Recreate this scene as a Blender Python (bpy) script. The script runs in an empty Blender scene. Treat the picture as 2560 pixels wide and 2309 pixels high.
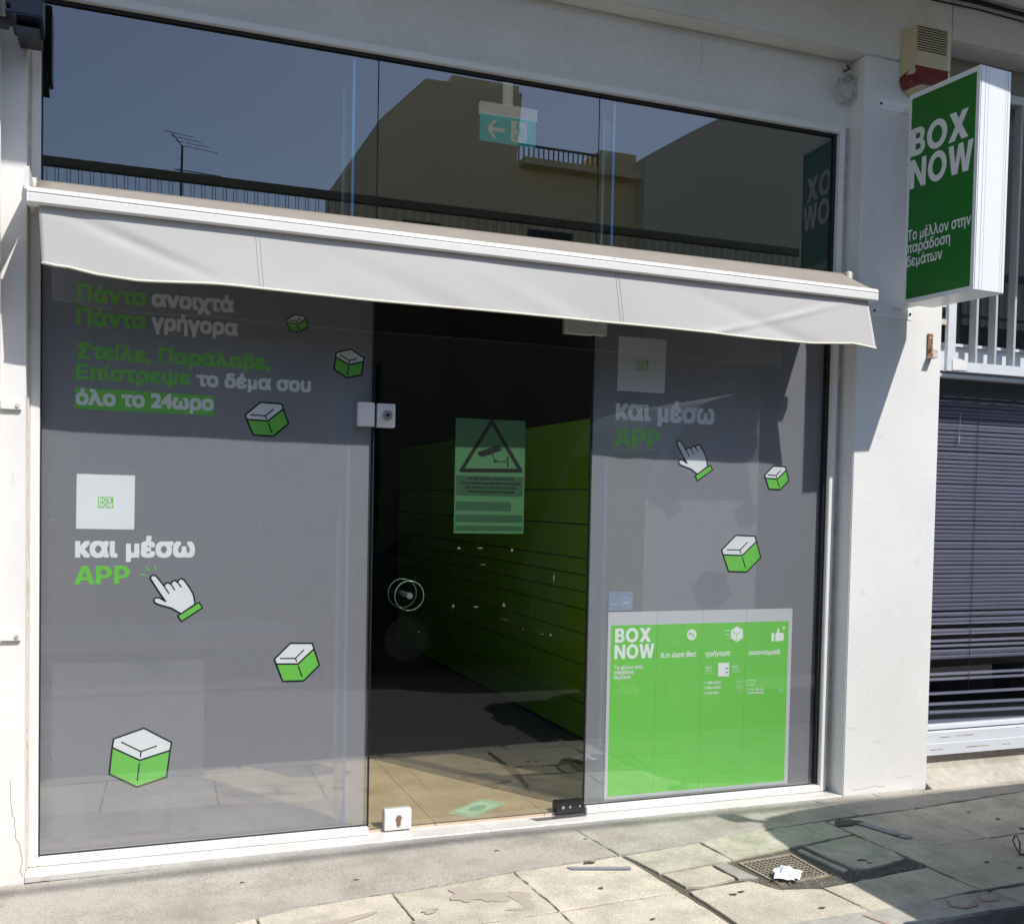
import bpy, bmesh, math, random
from mathutils import Vector, Matrix
random.seed(7)
S = bpy.context.scene
# ---------------------------------------------------------------- camera, sky, sun, exposure
cd = bpy.data.cameras.new('camera'); cam = bpy.data.objects.new('camera', cd); S.collection.objects.link(cam)
cam.location = (0.259, -4.186, 1.357)
cam.rotation_euler = [math.radians(a) for a in (88.01139, -1.15203, -20.62840)]
cd.sensor_fit = 'HORIZONTAL'; cd.sensor_width = 36; cd.lens = 36.5772
cd.shift_x = 0.004582; cd.shift_y = 0.072517; cd.clip_start = 0.05; cd.clip_end = 500
S.camera = cam
SUN = Vector((0.6, -1.0, 1.4)).normalized()
wd = bpy.data.worlds.new('World'); S.world = wd; wd.use_nodes = True
nt = wd.node_tree; bg = nt.nodes['Background']; sk = nt.nodes.new('ShaderNodeTexSky')
sk.sky_type = 'NISHITA'; sk.sun_disc = False; sk.sun_elevation = math.asin(SUN.z)
sk.sun_rotation = math.atan2(SUN.x, SUN.y); sk.air_density = 1.0; sk.dust_density = 0.8; sk.ozone_density = 3.0
nt.links.new(sk.outputs[0], bg.inputs[0]); bg.inputs[1].default_value = 0.148
sl = bpy.data.lights.new('sun', 'SUN'); sun = bpy.data.objects.new('sun', sl); S.collection.objects.link(sun)
sl.energy = 3.85; sl.angle = math.radians(0.53); sl.color = (1.0, 0.965, 0.91)
sun.rotation_euler = (-SUN).to_track_quat('-Z', 'Y').to_euler(); sun.location = (4, -8, 12)
S.view_settings.view_transform = 'Standard'; S.view_settings.look = 'None'
S.view_settings.exposure = 0.34; S.view_settings.gamma = 1.0
try: S.view_settings.use_curve_mapping = False
except Exception: pass
try:
    S.cycles.max_bounces = 10; S.cycles.transparent_max_bounces = 24; S.cycles.diffuse_bounces = 5
except Exception: pass

# ---------------------------------------------------------------- materials
MT = {}
def mat(name, col, rough=.6, var=0.0, vs=3.0, col2=None, bump=0.0, bs=60.0, metal=0.0, spec=0.5, rnd=0.0, fine=0.0):
    m = bpy.data.materials.new(name); m.use_nodes = True; n = m.node_tree.nodes; l = m.node_tree.links
    b = n['Principled BSDF']; b.inputs['Roughness'].default_value = rough; b.inputs['Metallic'].default_value = metal
    b.inputs['Specular IOR Level'].default_value = spec
    b.inputs['Base Color'].default_value = (*col, 1)
    tc = n.new('ShaderNodeTexCoord'); gp = n.new('ShaderNodeNewGeometry')
    out = None
    if var > 0 or rnd > 0 or fine > 0:
        c2 = col2 or tuple(c * .55 for c in col)
        nz = n.new('ShaderNodeTexNoise'); nz.inputs['Scale'].default_value = vs; nz.inputs['Detail'].default_value = 7; nz.inputs['Roughness'].default_value = .62
        l.new(gp.outputs['Position'], nz.inputs['Vector'])
        rp = n.new('ShaderNodeMapRange'); rp.inputs[1].default_value = .42; rp.inputs[2].default_value = .72
        rp.inputs[3].default_value = 0; rp.inputs[4].default_value = var
        l.new(nz.outputs['Fac'], rp.inputs[0])
        mx = n.new('ShaderNodeMix'); mx.data_type = 'RGBA'
        mx.inputs[6].default_value = (*col, 1); mx.inputs[7].default_value = (*c2, 1); l.new(rp.outputs[0], mx.inputs[0]); out = mx.outputs[2]
        if fine > 0:
            nf = n.new('ShaderNodeTexNoise'); nf.inputs['Scale'].default_value = bs; nf.inputs['Detail'].default_value = 3
            l.new(gp.outputs['Position'], nf.inputs['Vector'])
            r2 = n.new('ShaderNodeMapRange'); r2.inputs[1].default_value = .3; r2.inputs[2].default_value = .7; r2.inputs[3].default_value = 1 - fine; r2.inputs[4].default_value = 1 + fine
            l.new(nf.outputs['Fac'], r2.inputs[0])
            v = n.new('ShaderNodeVectorMath'); v.operation = 'SCALE'; l.new(out, v.inputs[0]); l.new(r2.outputs[0], v.inputs['Scale']); out = v.outputs[0]
        if rnd > 0:
            oi = n.new('ShaderNodeObjectInfo'); r3 = n.new('ShaderNodeMapRange'); r3.inputs[3].default_value = 1 - rnd; r3.inputs[4].default_value = 1 + rnd
            l.new(oi.outputs['Random'], r3.inputs[0])
            v = n.new('ShaderNodeVectorMath'); v.operation = 'SCALE'; l.new(out, v.inputs[0]); l.new(r3.outputs[0], v.inputs['Scale']); out = v.outputs[0]
        l.new(out, b.inputs['Base Color'])
    if bump > 0:
        nb = n.new('ShaderNodeTexNoise'); nb.inputs['Scale'].default_value = bs; nb.inputs['Detail'].default_value = 5
        l.new(gp.outputs['Position'], nb.inputs['Vector'])
        bp = n.new('ShaderNodeBump'); bp.inputs['Strength'].default_value = bump; bp.inputs['Distance'].default_value = .004
        l.new(nb.outputs['Fac'], bp.inputs['Height']); l.new(bp.outputs[0], b.inputs['Normal'])
    MT[name] = m; return m

def glassmat(name, tint, base=.075, wav=0.0):
    m = bpy.data.materials.new(name); m.use_nodes = True; n = m.node_tree.nodes; l = m.node_tree.links
    n.remove(n['Principled BSDF']); o = n['Material Output']
    tr = n.new('ShaderNodeBsdfTransparent'); tr.inputs[0].default_value = (*tint, 1)
    gl = n.new('ShaderNodeBsdfGlossy'); gl.inputs['Roughness'].default_value = 0.0; gl.inputs[0].default_value = (1, 1, 1, 1)
    lw = n.new('ShaderNodeLayerWeight'); lw.inputs[0].default_value = .5
    p = n.new('ShaderNodeMath'); p.operation = 'POWER'; p.inputs[1].default_value = 5; l.new(lw.outputs['Facing'], p.inputs[0])
    q = n.new('ShaderNodeMath'); q.operation = 'MULTIPLY_ADD'; q.inputs[1].default_value = 1 - base; q.inputs[2].default_value = base; l.new(p.outputs[0], q.inputs[0])
    mx = n.new('ShaderNodeMixShader'); l.new(q.outputs[0], mx.inputs[0]); l.new(tr.outputs[0], mx.inputs[1]); l.new(gl.outputs[0], mx.inputs[2])
    if wav > 0:
        gp = n.new('ShaderNodeNewGeometry'); nb = n.new('ShaderNodeTexNoise'); nb.inputs['Scale'].default_value = 1.1; nb.inputs['Detail'].default_value = 1
        l.new(gp.outputs['Position'], nb.inputs['Vector'])
        bp = n.new('ShaderNodeBump'); bp.inputs['Strength'].default_value = wav; bp.inputs['Distance'].default_value = .01
        l.new(nb.outputs['Fac'], bp.inputs['Height']); l.new(bp.outputs[0], gl.inputs['Normal'])
    l.new(mx.outputs[0], o.inputs[0]); MT[name] = m; return m

def filmmat(name, col, t, weave=0.0):
    m = bpy.data.materials.new(name); m.use_nodes = True; n = m.node_tree.nodes; l = m.node_tree.links
    b = n['Principled BSDF']; b.inputs['Roughness'].default_value = .7; b.inputs['Base Color'].default_value = (*col, 1); b.inputs['Specular IOR Level'].default_value = .2
    o = n['Material Output']; tr = n.new('ShaderNodeBsdfTransparent'); mx = n.new('ShaderNodeMixShader'); mx.inputs[0].default_value = t
    if weave > 0:
        gp = n.new('ShaderNodeNewGeometry'); mp = n.new('ShaderNodeMapping'); mp.inputs['Scale'].default_value = (14, 1, 330)
        nz = n.new('ShaderNodeTexNoise'); nz.inputs['Scale'].default_value = 1; nz.inputs['Detail'].default_value = 3
        l.new(gp.outputs['Position'], mp.inputs[0]); l.new(mp.outputs[0], nz.inputs['Vector'])
        mp2 = n.new('ShaderNodeMapping'); mp2.inputs['Scale'].default_value = (300, 1, 10)
        nz2 = n.new('ShaderNodeTexNoise'); nz2.inputs['Scale'].default_value = 1; l.new(gp.outputs['Position'], mp2.inputs[0]); l.new(mp2.outputs[0], nz2.inputs['Vector'])
        ad = n.new('ShaderNodeMath'); ad.operation = 'ADD'; l.new(nz.outputs['Fac'], ad.inputs[0]); l.new(nz2.outputs['Fac'], ad.inputs[1])
        r = n.new('ShaderNodeMapRange'); r.inputs[1].default_value = .7; r.inputs[2].default_value = 1.3; r.inputs[3].default_value = 1 - weave; r.inputs[4].default_value = 1 + weave
        l.new(ad.outputs[0], r.inputs[0]); v = n.new('ShaderNodeVectorMath'); v.operation = 'SCALE'; v.inputs[0].default_value = col
        l.new(r.outputs[0], v.inputs['Scale']); l.new(v.outputs[0], b.inputs['Base Color'])
    l.new(b.outputs[0], mx.inputs[1]); l.new(tr.outputs[0], mx.inputs[2]); l.new(mx.outputs[0], o.inputs[0]); MT[name] = m; return m

PLASTER = mat('white_plaster', (.80, .79, .77), .75, .35, 2.2, (.66, .64, .60), .16, 70, fine=.02)
GREYPL = mat('grey_plaster', (.80, .775, .74), .8, .5, 1.6, (.64, .61, .57), .4, 45, fine=.04)
RAW = mat('raw_concrete', (.36, .33, .29), .9, .6, 5, (.24, .21, .18), .6, 40, fine=.08)
ALU = mat('white_lacquered_aluminium', (.80, .79, .76), .32, .25, 9, (.66, .60, .52), .05, 30)
ALUDIRT = mat('stained_aluminium', (.62, .57, .50), .6, .7, 16, (.36, .27, .2), .1, 60)
SIGNW = mat('white_sign_aluminium', (.84, .85, .86), .3, .1, 4, (.74, .75, .76))
RUBBER = mat('black_gasket', (.012, .012, .013), .6)
MARBLE = mat('marble', (.66, .64, .60), .35, .6, 7, (.48, .46, .42), .15, 80, fine=.06)
CONC = mat('pavement_concrete', (.43, .395, .34), .9, .9, 4.5, (.27, .245, .205), .8, 120, fine=.2)
def slabmat():
    m = mat('limestone_slab', (.61, .55, .44), .85, .9, 6.5, (.38, .34, .265), .7, 120, rnd=.11, fine=.17)
    return m
SLAB = slabmat()
SLABG = mat('mossy_slab', (.50, .47, .375), .85, .85, 7, (.24, .27, .17), .6, 38, rnd=.08, fine=.12)
KERB = mat('kerb_stone', (.42, .40, .35), .85, .7, 6, (.26, .25, .2), .6, 40, rnd=.1, fine=.1)
MORT = mat('dirt_mortar', (.13, .108, .082), .95, .6, 14, (.07, .06, .05), .8, 90, fine=.2)
ASPH = mat('asphalt', (.085, .083, .08), .9, .6, 3, (.055, .054, .052), .9, 160, fine=.35)
PATCH = mat('asphalt_patch', (.10, .09, .08), .95, .6, 12, (.07, .065, .06), .9, 120, fine=.25)
FAB = mat('awning_canvas', (.56, .545, .525), .85, .3, 3.5, (.50, .48, .45), .12, 300, fine=.02)
SEAM = mat('seam_thread', (.47, .455, .43), .9)
FABTOP = mat('dusty_awning_canvas', (.30, .27, .235), .9, .5, 5, (.25, .22, .185), .12, 300, fine=.04)
TRIM = mat('cream_trim', (.78, .74, .62), .8)
CREAM = mat('aged_cream_plastic', (.60, .52, .33), .45, .3, 8, (.48, .40, .24))
REDP = mat('red_plastic', (.16, .008, .012), .25, .2, 10, (.10, .004, .008))
DARKSLOT = mat('dark_slot', (.02, .017, .014), .8)
BLACKM = mat('black_metal', (.012, .013, .016), .35, .3, 30, (.03, .028, .025))
NAVY = mat('dark_navy_paint', (.012, .014, .03), .3)
STEEL = mat('brushed_steel', (.62, .62, .63), .3, .3, 20, (.5, .48, .45), metal=.9)
PLATEW = mat('white_plate', (.74, .74, .75), .35, .3, 14, (.6, .58, .55))
RUST = mat('rusty_steel', (.26, .13, .08), .8, .8, 60, (.12, .05, .03), .3, 100)
WIREW = mat('white_cable_sheath', (.58, .55, .49), .6, .6, 30, (.36, .32, .27))
SGREEN = mat('sign_green', (.016, .17, .016), .28, .1, 3, (.013, .14, .013))
SWHITE = mat('sign_white', (.82, .82, .80), .4)
PWHITE = filmmat('print_white', (.93, .94, .98), .08)
PGREEN = filmmat('print_green', (.22, .72, .11), .18)
PBLACK = filmmat('print_black', (.010, .011, .018), .0)
FILM = filmmat('grey_window_film', (.40, .395, .455), .36, .08)
fb_ = FILM.node_tree.nodes['Principled BSDF']; fb_.inputs['Roughness'].default_value = .48; fb_.inputs['Specular IOR Level'].default_value = 1.0; fb_.inputs['IOR'].default_value = 1.75
POSTG = filmmat('poster_green', (.25, .82, .13), .28, .03)
POSTW = filmmat('poster_white', (.74, .74, .80), .2, .03)
BLUEST = filmmat('pale_blue_print', (.40, .46, .62), .35)
GLASS = glassmat('window_glass', (.91, .93, .92), .145, 0)
GLASSD = glassmat('door_glass', (.83, .85, .75), .09, 0)
GEDGE = mat('green_glass_edge', (.03, .09, .07), .15)
BEDGE = mat('blue_glass_edge', (.06, .34, .70), .15)
FTILE = mat('beige_floor_tile', (.63, .485, .365), .3, .9, 3.0, (.42, .31, .20), .05, 20, rnd=.05, fine=.05)
GROUT = mat('tile_grout', (.24, .18, .12), .9)
MATC = mat('charcoal_mat', (.20, .195, .18), .95, .7, 90, (.09, .09, .082), .9, 200, fine=.7)
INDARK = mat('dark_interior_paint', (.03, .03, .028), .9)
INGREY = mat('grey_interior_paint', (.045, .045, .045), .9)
LOCK = mat('locker_green', (.42, .88, .05), .4, .1, 3, (.36, .78, .04))
BOARD = mat('white_board', (.50, .51, .53), .6)
BOARDG = mat('grey_board', (.27, .29, .29), .7)
NOTE = mat('mint_notice_sheet', (.065, .185, .10), .5)
NOTED = mat('dark_mint_print', (.025, .085, .05), .5)
NOTEB = mat('black_notice_print', (.006, .007, .012), .5)
BILL = mat('mint_leaflet', (.55, .74, .60), .6)
BILL2 = mat('leaflet_print', (.33, .50, .40), .6)
EXG = mat('exit_green', (.02, .5, .5), .4)
EXW = mat('exit_white', (.85, .74, .74), .4)
for m_, c_, e_ in ((EXG, (.0, .30, .34, 1), .19), (EXW, (.8, .85, .85, 1), .09)):
    p_ = m_.node_tree.nodes['Principled BSDF']; p_.inputs['Emission Color'].default_value = c_; p_.inputs['Emission Strength'].default_value = e_
SLATM = mat('violet_grey_slat', (.15, .148, .225), .4, .5, 3, (.10, .10, .16))
BARM = mat('shade_toned_bar', (.47, .485, .50), .45, .3, 14, (.36, .36, .35))  # grille paint darkened so its colour carries the shade on the bar sides
FRAMEB = mat('pale_blue_grey_paint', (.66, .69, .74), .5, .25, 12, (.55, .55, .55))
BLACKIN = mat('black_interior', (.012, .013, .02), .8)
PAPER = mat('white_paper', (.80, .82, .90), .7)
REDPAINT = mat('red_paint', (.42, .25, .20), .9, .9, 30, (.40, .36, .31))
GREYT = mat('grey_tape', (.25, .26, .30), .7)
STAIN = mat('dried_stain', (.41, .36, .30), .9, .8, 60, (.47, .41, .33), .3, 80)
VANW = mat('van_grey', (.10, .10, .105), .3)
CARB = mat('car_black', (.012, .013, .015), .18)
TYRE = mat('tyre', (.02, .02, .02), .8)
RIM = mat('wheel_rim', (.30, .30, .31), .3, metal=.7)
CARGL = mat('dark_car_glass', (.02, .03, .03), .05)
OPPB = mat('opposite_beige_render', (.84, .72, .44), .85, .4, .7, (.70, .60, .37))
OPPG = mat('opposite_grey_render', (.085, .08, .065), .85, .4, .7, (.06, .055, .05))
OPPR = mat('painted_railing', (.10, .11, .085), .6)
LEAF = mat('leaf', (.06, .10, .03), .8, .5, 9, (.03, .06, .02))
BARK = mat('bark', (.12, .09, .06), .9)

# ---------------------------------------------------------------- helpers
COL = S.collection
def wloc(o):
    v = Vector((0, 0, 0))
    while o is not None: v += o.location; o = o.parent
    return v
def thing(name, label, cat, loc=(0, 0, 0), group=None):
    o = bpy.data.objects.new(name, None); COL.objects.link(o); o.location = loc; o.empty_display_size = .1
    o['label'] = label; o['category'] = cat
    if group: o['group'] = group
    return o
def tag(o, label, cat, group=None):
    o['label'] = label; o['category'] = cat
    if group: o['group'] = group
    return o
class MB:
    def __init__(s): s.v = []; s.f = []; s.mi = []; s.k = 0
    def add(s, vs, fs):
        b = len(s.v); s.v += [tuple(x) for x in vs]; s.f += [tuple(b + i for i in f) for f in fs]; s.mi += [s.k] * len(fs); return s
    def box(s, x0, x1, y0, y1, z0, z1):
        x0, x1 = min(x0, x1), max(x0, x1); y0, y1 = min(y0, y1), max(y0, y1); z0, z1 = min(z0, z1), max(z0, z1)
        return s.add([(x0,y0,z0),(x1,y0,z0),(x1,y1,z0),(x0,y1,z0),(x0,y0,z1),(x1,y0,z1),(x1,y1,z1),(x0,y1,z1)],
                     [(0,3,2,1),(4,5,6,7),(0,1,5,4),(1,2,6,5),(2,3,7,6),(3,0,4,7)])
    def prism(s, poly, a, b, ax='y'):   # poly in the two other axes
        n = len(poly)
        def P(p, t): return {'y': (p[0], t, p[1]), 'x': (t, p[0], p[1]), 'z': (p[0], p[1], t)}[ax]
        vs = [P(p, a) for p in poly] + [P(p, b) for p in poly]
        return s.add(vs, [tuple(range(n)), tuple(range(2*n-1, n-1, -1))] + [(i, i+n, (i+1) % n + n, (i+1) % n) for i in range(n)])
    def sheet(s, poly, y): return s.add([(p[0], y, p[1]) for p in poly], [tuple(range(len(poly)))])
    def tube(s, pts, r, n=8, close=False):
        pts = [Vector(p) for p in pts]; m = len(pts); rings = []
        up = Vector((0.13, 0.21, .97))
        for i, p in enumerate(pts):
            if close: d = pts[(i+1) % m] - pts[i-1]
            else: d = pts[min(i+1, m-1)] - pts[max(i-1, 0)]
            d.normalize(); a = d.cross(up)
            if a.length < .1: a = d.cross(Vector((1, 0, 0)))
            a.normalize(); b = d.cross(a)
            rr = r[i] if isinstance(r, (list, tuple)) else r
            rings.append([p + a*math.cos(2*math.pi*k/n)*rr + b*math.sin(2*math.pi*k/n)*rr for k in range(n)])
        vs = [v for q in rings for v in q]; fs = []
        for i in range(m if close else m-1):
            j = (i+1) % m
            for k in range(n): fs.append((i*n+k, i*n+(k+1) % n, j*n+(k+1) % n, j*n+k))
        if not close: fs += [tuple(range(n))[::-1], tuple((m-1)*n+k for k in range(n))]
        return s.add(vs, fs)
    def stroke(s, pts, w, y):   # flat polyline of width w in XZ at depth y
        for i in range(len(pts)-1):
            a = Vector(pts[i]); b = Vector(pts[i+1]); d = (b-a)
            if d.length < 1e-6: continue
            d.normalize(); nn = Vector((-d.y, d.x))*w/2; e = d*w*.35
            a2, b2 = a-e, b+e; yy = y - 1e-5*i
            s.add([(a2.x-nn.x, yy, a2.y-nn.y), (b2.x-nn.x, yy, b2.y-nn.y), (b2.x+nn.x, yy, b2.y+nn.y), (a2.x+nn.x, yy, a2.y+nn.y)], [(0, 1, 2, 3)])
        return s
    def build(s, name, mats, parent=None, smooth=False, bevel=0, loc=None):
        me = bpy.data.meshes.new(name); o = bpy.data.objects.new(name, me); COL.objects.link(o)
        base = Vector((0, 0, 0))
        if parent is not None: o.parent = parent; base = wloc(parent)
        if loc is not None: o.location = Vector(loc) - base; base = Vector(loc)
        me.from_pydata([(v[0]-base.x, v[1]-base.y, v[2]-base.z) for v in s.v], [], s.f)
        if not isinstance(mats, (list, tuple)): mats = [mats]
        for m in mats: me.materials.append(m)
        for p, k in zip(me.polygons, s.mi): p.material_index = k; p.use_smooth = smooth
        me.update()
        bm = bmesh.new(); bm.from_mesh(me); 
        if bevel > 0:
            bmesh.ops.remove_doubles(bm, verts=bm.verts, dist=1e-6)
            es = [e for e in bm.edges if len(e.link_faces) == 2 and e.calc_face_angle(0) > .5]
            bmesh.ops.bevel(bm, geom=es, offset=bevel, segments=2, affect='EDGES', clamp_overlap=True)
        bmesh.ops.recalc_face_normals(bm, faces=bm.faces); bm.to_mesh(me); bm.free()
        return o
def struct(o): o['kind'] = 'structure'; return o
def copy_tree(o, parent=None):
    c = o.copy(); COL.objects.link(c)
    if parent is not None: c.parent = parent
    for ch in list(o.children): copy_tree(ch, c)
    return c
def empty_struct(name):
    o = bpy.data.objects.new(name, None); COL.objects.link(o); o['kind'] = 'structure'; return o

_G = {}
from mathutils.geometry import tessellate_polygon, interpolate_bezier
def area2(P): return sum(P[i-1][0]*P[i][1]-P[i][0]*P[i-1][1] for i in range(len(P)))/2
def inside(p, P):
    c = False
    for i in range(len(P)):
        (x0, y0), (x1, y1) = P[i-1], P[i]
        if (y0 > p[1]) != (y1 > p[1]) and p[0] < (x1-x0)*(p[1]-y0)/(y1-y0)+x0: c = not c
    return c
def arc(cx, cy, rx, ry, a0, a1, n=10): return [(cx+rx*math.cos(math.radians(a0+(a1-a0)*i/n)), cy+ry*math.sin(math.radians(a0+(a1-a0)*i/n))) for i in range(n+1)]
# heavy grotesque capitals drawn by hand: contours (outer, holes...), advance, unit cap height
HV = {
 'B': ([[(0, 0), (.40, 0)]+arc(.40, .285, .285, .285, -90, 62, 12)+[(.60, .535)]+arc(.385, .745, .255, .255, -20, 90, 10)+[(0, 1)], [(.235, .60), (.235, .80), (.36, .80)]+arc(.36, .70, .085, .10, 90, -90, 6), [(.235, .20), (.235, .415), (.38, .415)]+arc(.38, .3075, .10, .1075, 90, -90, 6)], .70),
 'O': ([arc(.46, .5, .46, .52, 0, 352, 40), arc(.46, .5, .235, .305, 0, 350, 30)], .93),
 'X': ([[(0, 0), (.28, 0), (.43, .27), (.58, 0), (.865, 0), (.575, .505), (.85, 1), (.575, 1), (.435, .745), (.295, 1), (.015, 1), (.29, .50)]], .87),
 'N': ([[(0, 0), (.23, 0), (.23, .60), (.59, 0), (.82, 0), (.82, 1), (.59, 1), (.59, .40), (.23, 1), (0, 1)]], .86),
 'W': ([[(.20, 0), (.46, 0), (.585, .58), (.71, 0), (.97, 0), (1.17, 1), (.935, 1), (.825, .37), (.695, 1), (.475, 1), (.345, .37), (.235, 1), (0, 1)]], 1.17),
 'A': ([[(0, 0), (.24, 0), (.305, .20), (.615, .20), (.68, 0), (.93, 0), (.60, 1), (.33, 1)], [(.36, .385), (.46, .72), (.56, .385)]], .90),
 'P': ([[(0, 0), (.235, 0), (.235, .30), (.40, .30)]+arc(.40, .65, .33, .35, -90, 90, 14)+[(0, 1)], [(.235, .49), (.235, .80), (.38, .80)]+arc(.38, .645, .115, .155, 90, -90, 8)], .76)}
def glyphmesh(s):
    if s in _G: return _G[s]
    cont = []
    if all(c in HV for c in s) and len(s) > 1:
        x = 0
        for c in s:
            k, adv = HV[c]; A0_ = None
            for q_, P in enumerate(k):
                P = [(p[0]+x, p[1]) for p in P]
                if (area2(P) > 0) != (q_ == 0): P = P[::-1]
                cont.append(P)
            x += adv+.055
    else:
        c = bpy.data.curves.new('t', 'FONT'); c.body = s; c.resolution_u = 3
        o = bpy.data.objects.new('t', c); COL.objects.link(o); bpy.context.view_layer.update()
        cu = o.to_curve(bpy.context.evaluated_depsgraph_get())
        for sp in cu.splines:
            if sp.type == 'BEZIER':
                bp = list(sp.bezier_points); P = []
                for i in range(len(bp)):
                    a, d = bp[i], bp[(i+1) % len(bp)]
                    P += [(v.x, v.y) for v in interpolate_bezier(a.co, a.handle_right, d.handle_left, d.co, 3)[:-1]]
            else: P = [(p.co.x, p.co.y) for p in sp.points]
            Q = []
            for p in P:
                if not Q or abs(p[0]-Q[-1][0])+abs(p[1]-Q[-1][1]) > 1e-5: Q.append(p)
            if len(Q) > 2 and abs(area2(Q)) > 1e-6: cont.append(Q)
        o.to_curve_clear(); bpy.data.objects.remove(o); bpy.data.curves.remove(c)
    # non-zero winding fill by horizontal trapezoids (the outlines overlap themselves)
    ys = sorted({round(p[1], 4) for P in cont for p in P}); ext = []
    for a, c in zip(ys, ys[1:]):
        k = max(1, int((c-a)/.03)); ext += [a+(c-a)*i/k for i in range(k)]
    ys = [y for i, y in enumerate(ext+[ys[-1]])]
    Y = [ys[0]]
    for y in ys[1:]:
        if y-Y[-1] > .004: Y.append(y)
    E_ = [(P[i-1], P[i]) for P in cont for i in range(len(P)) if abs(P[i-1][1]-P[i][1]) > 1e-9]
    vs, fs = [], []
    for a, c in zip(Y, Y[1:]):
        m_ = (a+c)/2; hit = []
        for p, q in E_:
            lo, hi, w_ = (p, q, 1) if p[1] < q[1] else (q, p, -1)
            if lo[1] <= m_ < hi[1]:
                f = lambda y: lo[0]+(hi[0]-lo[0])*(min(max(y, lo[1]), hi[1])-lo[1])/(hi[1]-lo[1])
                hit.append((f(m_), f(a), f(c), w_))
        hit.sort(); w = 0; st_ = None
        for h_ in hit:
            if w == 0: st_ = h_
            w += h_[3]
            if w == 0:
                b0 = len(vs); vs += [(st_[1], a), (h_[1], a), (h_[2], c), (st_[2], c)]; fs.append((b0, b0+1, b0+2, b0+3))
    _G[s] = (vs, fs); return _G[s]
def hh(ch): return max(v[1] for v in glyphmesh(ch)[0]) - min(v[1] for v in glyphmesh(ch)[0])
def lettering(s, parent, m, x0, x1, zb, h, y, bold, mode='x', fn=None, name='lettering', slope=0.0):
    vs, fs = glyphmesh(s); xs = [v[0] for v in vs]; mn, mxx = min(xs), max(xs)
    ref = 1.0 if s in ('BOX', 'NOW', 'APP') else hh('x' if mode == 'x' else 'H')
    if ref == 1.0: bold = 0
    sz = (h - 2*bold) / ref; sx = (x1 - x0 - 2*bold) / (mxx - mn)
    base = [(x0 + bold + (v[0]-mn)*sx, zb + bold + v[1]*sz) for v in vs]
    offs = [(0, 0)] + ([(bold*i_, bold*j_) for i_ in (-1, 0, 1) for j_ in (-1, 0, 1) if i_ or j_] if bold > 0 else [])
    if bold > .004: offs += [(bold*.5*i_, bold*.5*j_) for i_ in (-1, 1) for j_ in (-1, 1)]
    b = MB()
    for i, (ox, oz) in enumerate(offs):
        yy = y - 1.5e-5*i; V = []
        for px, pz in base:
            u, v = px+ox, pz+oz; v += slope*(u-x0)
            V.append(fn(u, v, 1.5e-5*i) if fn else (u, yy, v))
        b.add(V, fs)
    return b.build(name, m, parent)

def gz(x, y): return -.0562 + .0065*x + .015*(y+.0)   # pavement surface height

# ================================================================ GROUND
pave = empty_struct('pavement')
b = MB(); b.add([(-8, -1.27, gz(-8,-1.27)-.009), (12, -1.27, gz(12,-1.27)-.009), (12, .0, gz(12,0)-.009), (-8, .0, gz(-8,0)-.009)], [(0, 1, 2, 3)])
b.build('mortar_bed', MORT, pave)
def inset(poly, g):
    n = len(poly); P = [Vector(p) for p in poly]
    area = sum(P[i].x*P[(i+1) % n].y - P[(i+1) % n].x*P[i].y for i in range(n))
    sg = 1 if area > 0 else -1; out = []
    for i in range(n):
        a, c, d = P[i-1], P[i], P[(i+1) % n]
        e1 = (c-a).normalized(); e2 = (d-c).normalized()
        n1 = Vector((-e1.y, e1.x))*sg; n2 = Vector((-e2.y, e2.x))*sg
        k = 1 + n1.dot(n2)
        out.append(c + (n1+n2)*g/max(k, .3))
    return out
def slab(poly, m, name='paving_slab', gap=.0032, jit=.0022, dz=0.0, parent=pave, zf=gz, th=.03, step=.035, tilt=True, bev=.0022):
    P = inset(poly, gap); pts = []
    n = len(P)
    for i in range(n):
        a, c = P[i], P[(i+1) % n]; L = (c-a).length; k = max(1, int(L/step)); d = (c-a)/max(L, 1e-6); nr = Vector((-d.y, d.x))
        for j in range(k):
            q = a + (c-a)*j/k
            if j > 0: q = q + nr*random.gauss(0, jit)
            else: q = q + Vector((random.gauss(0, jit), random.gauss(0, jit)))
            pts.append(q)
    cx = sum(p.x for p in pts)/len(pts); cy = sum(p.y for p in pts)/len(pts); ce = Vector((cx, cy))
    tx, ty = (random.gauss(0, .005), random.gauss(0, .005)) if tilt else (0, 0); h = dz + random.uniform(-.001, .0015)
    def Z(p): return zf(p.x, p.y) + h + tx*(p.x-cx) + ty*(p.y-cy)
    m_ = len(pts); inn = inset([tuple(p) for p in pts], bev*.9) if False else [p + (ce-p).normalized()*bev*1.3 for p in pts]
    vs = [(p.x, p.y, Z(p)-th) for p in pts] + [(p.x, p.y, Z(p)-bev*random.uniform(.6, 1.3)) for p in pts] + [(p.x, p.y, Z(p)) for p in inn]
    fs = [(i, (i+1) % m_, (i+1) % m_+m_, i+m_) for i in range(m_)] + [(i+m_, (i+1) % m_+m_, (i+1) % m_+2*m_, i+2*m_) for i in range(m_)]
    fs.append(tuple(range(2*m_, 3*m_)))
    b = MB(); b.add(vs, fs); return b.build(name, m, parent, loc=(cx, cy, zf(cx, cy)))
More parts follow.
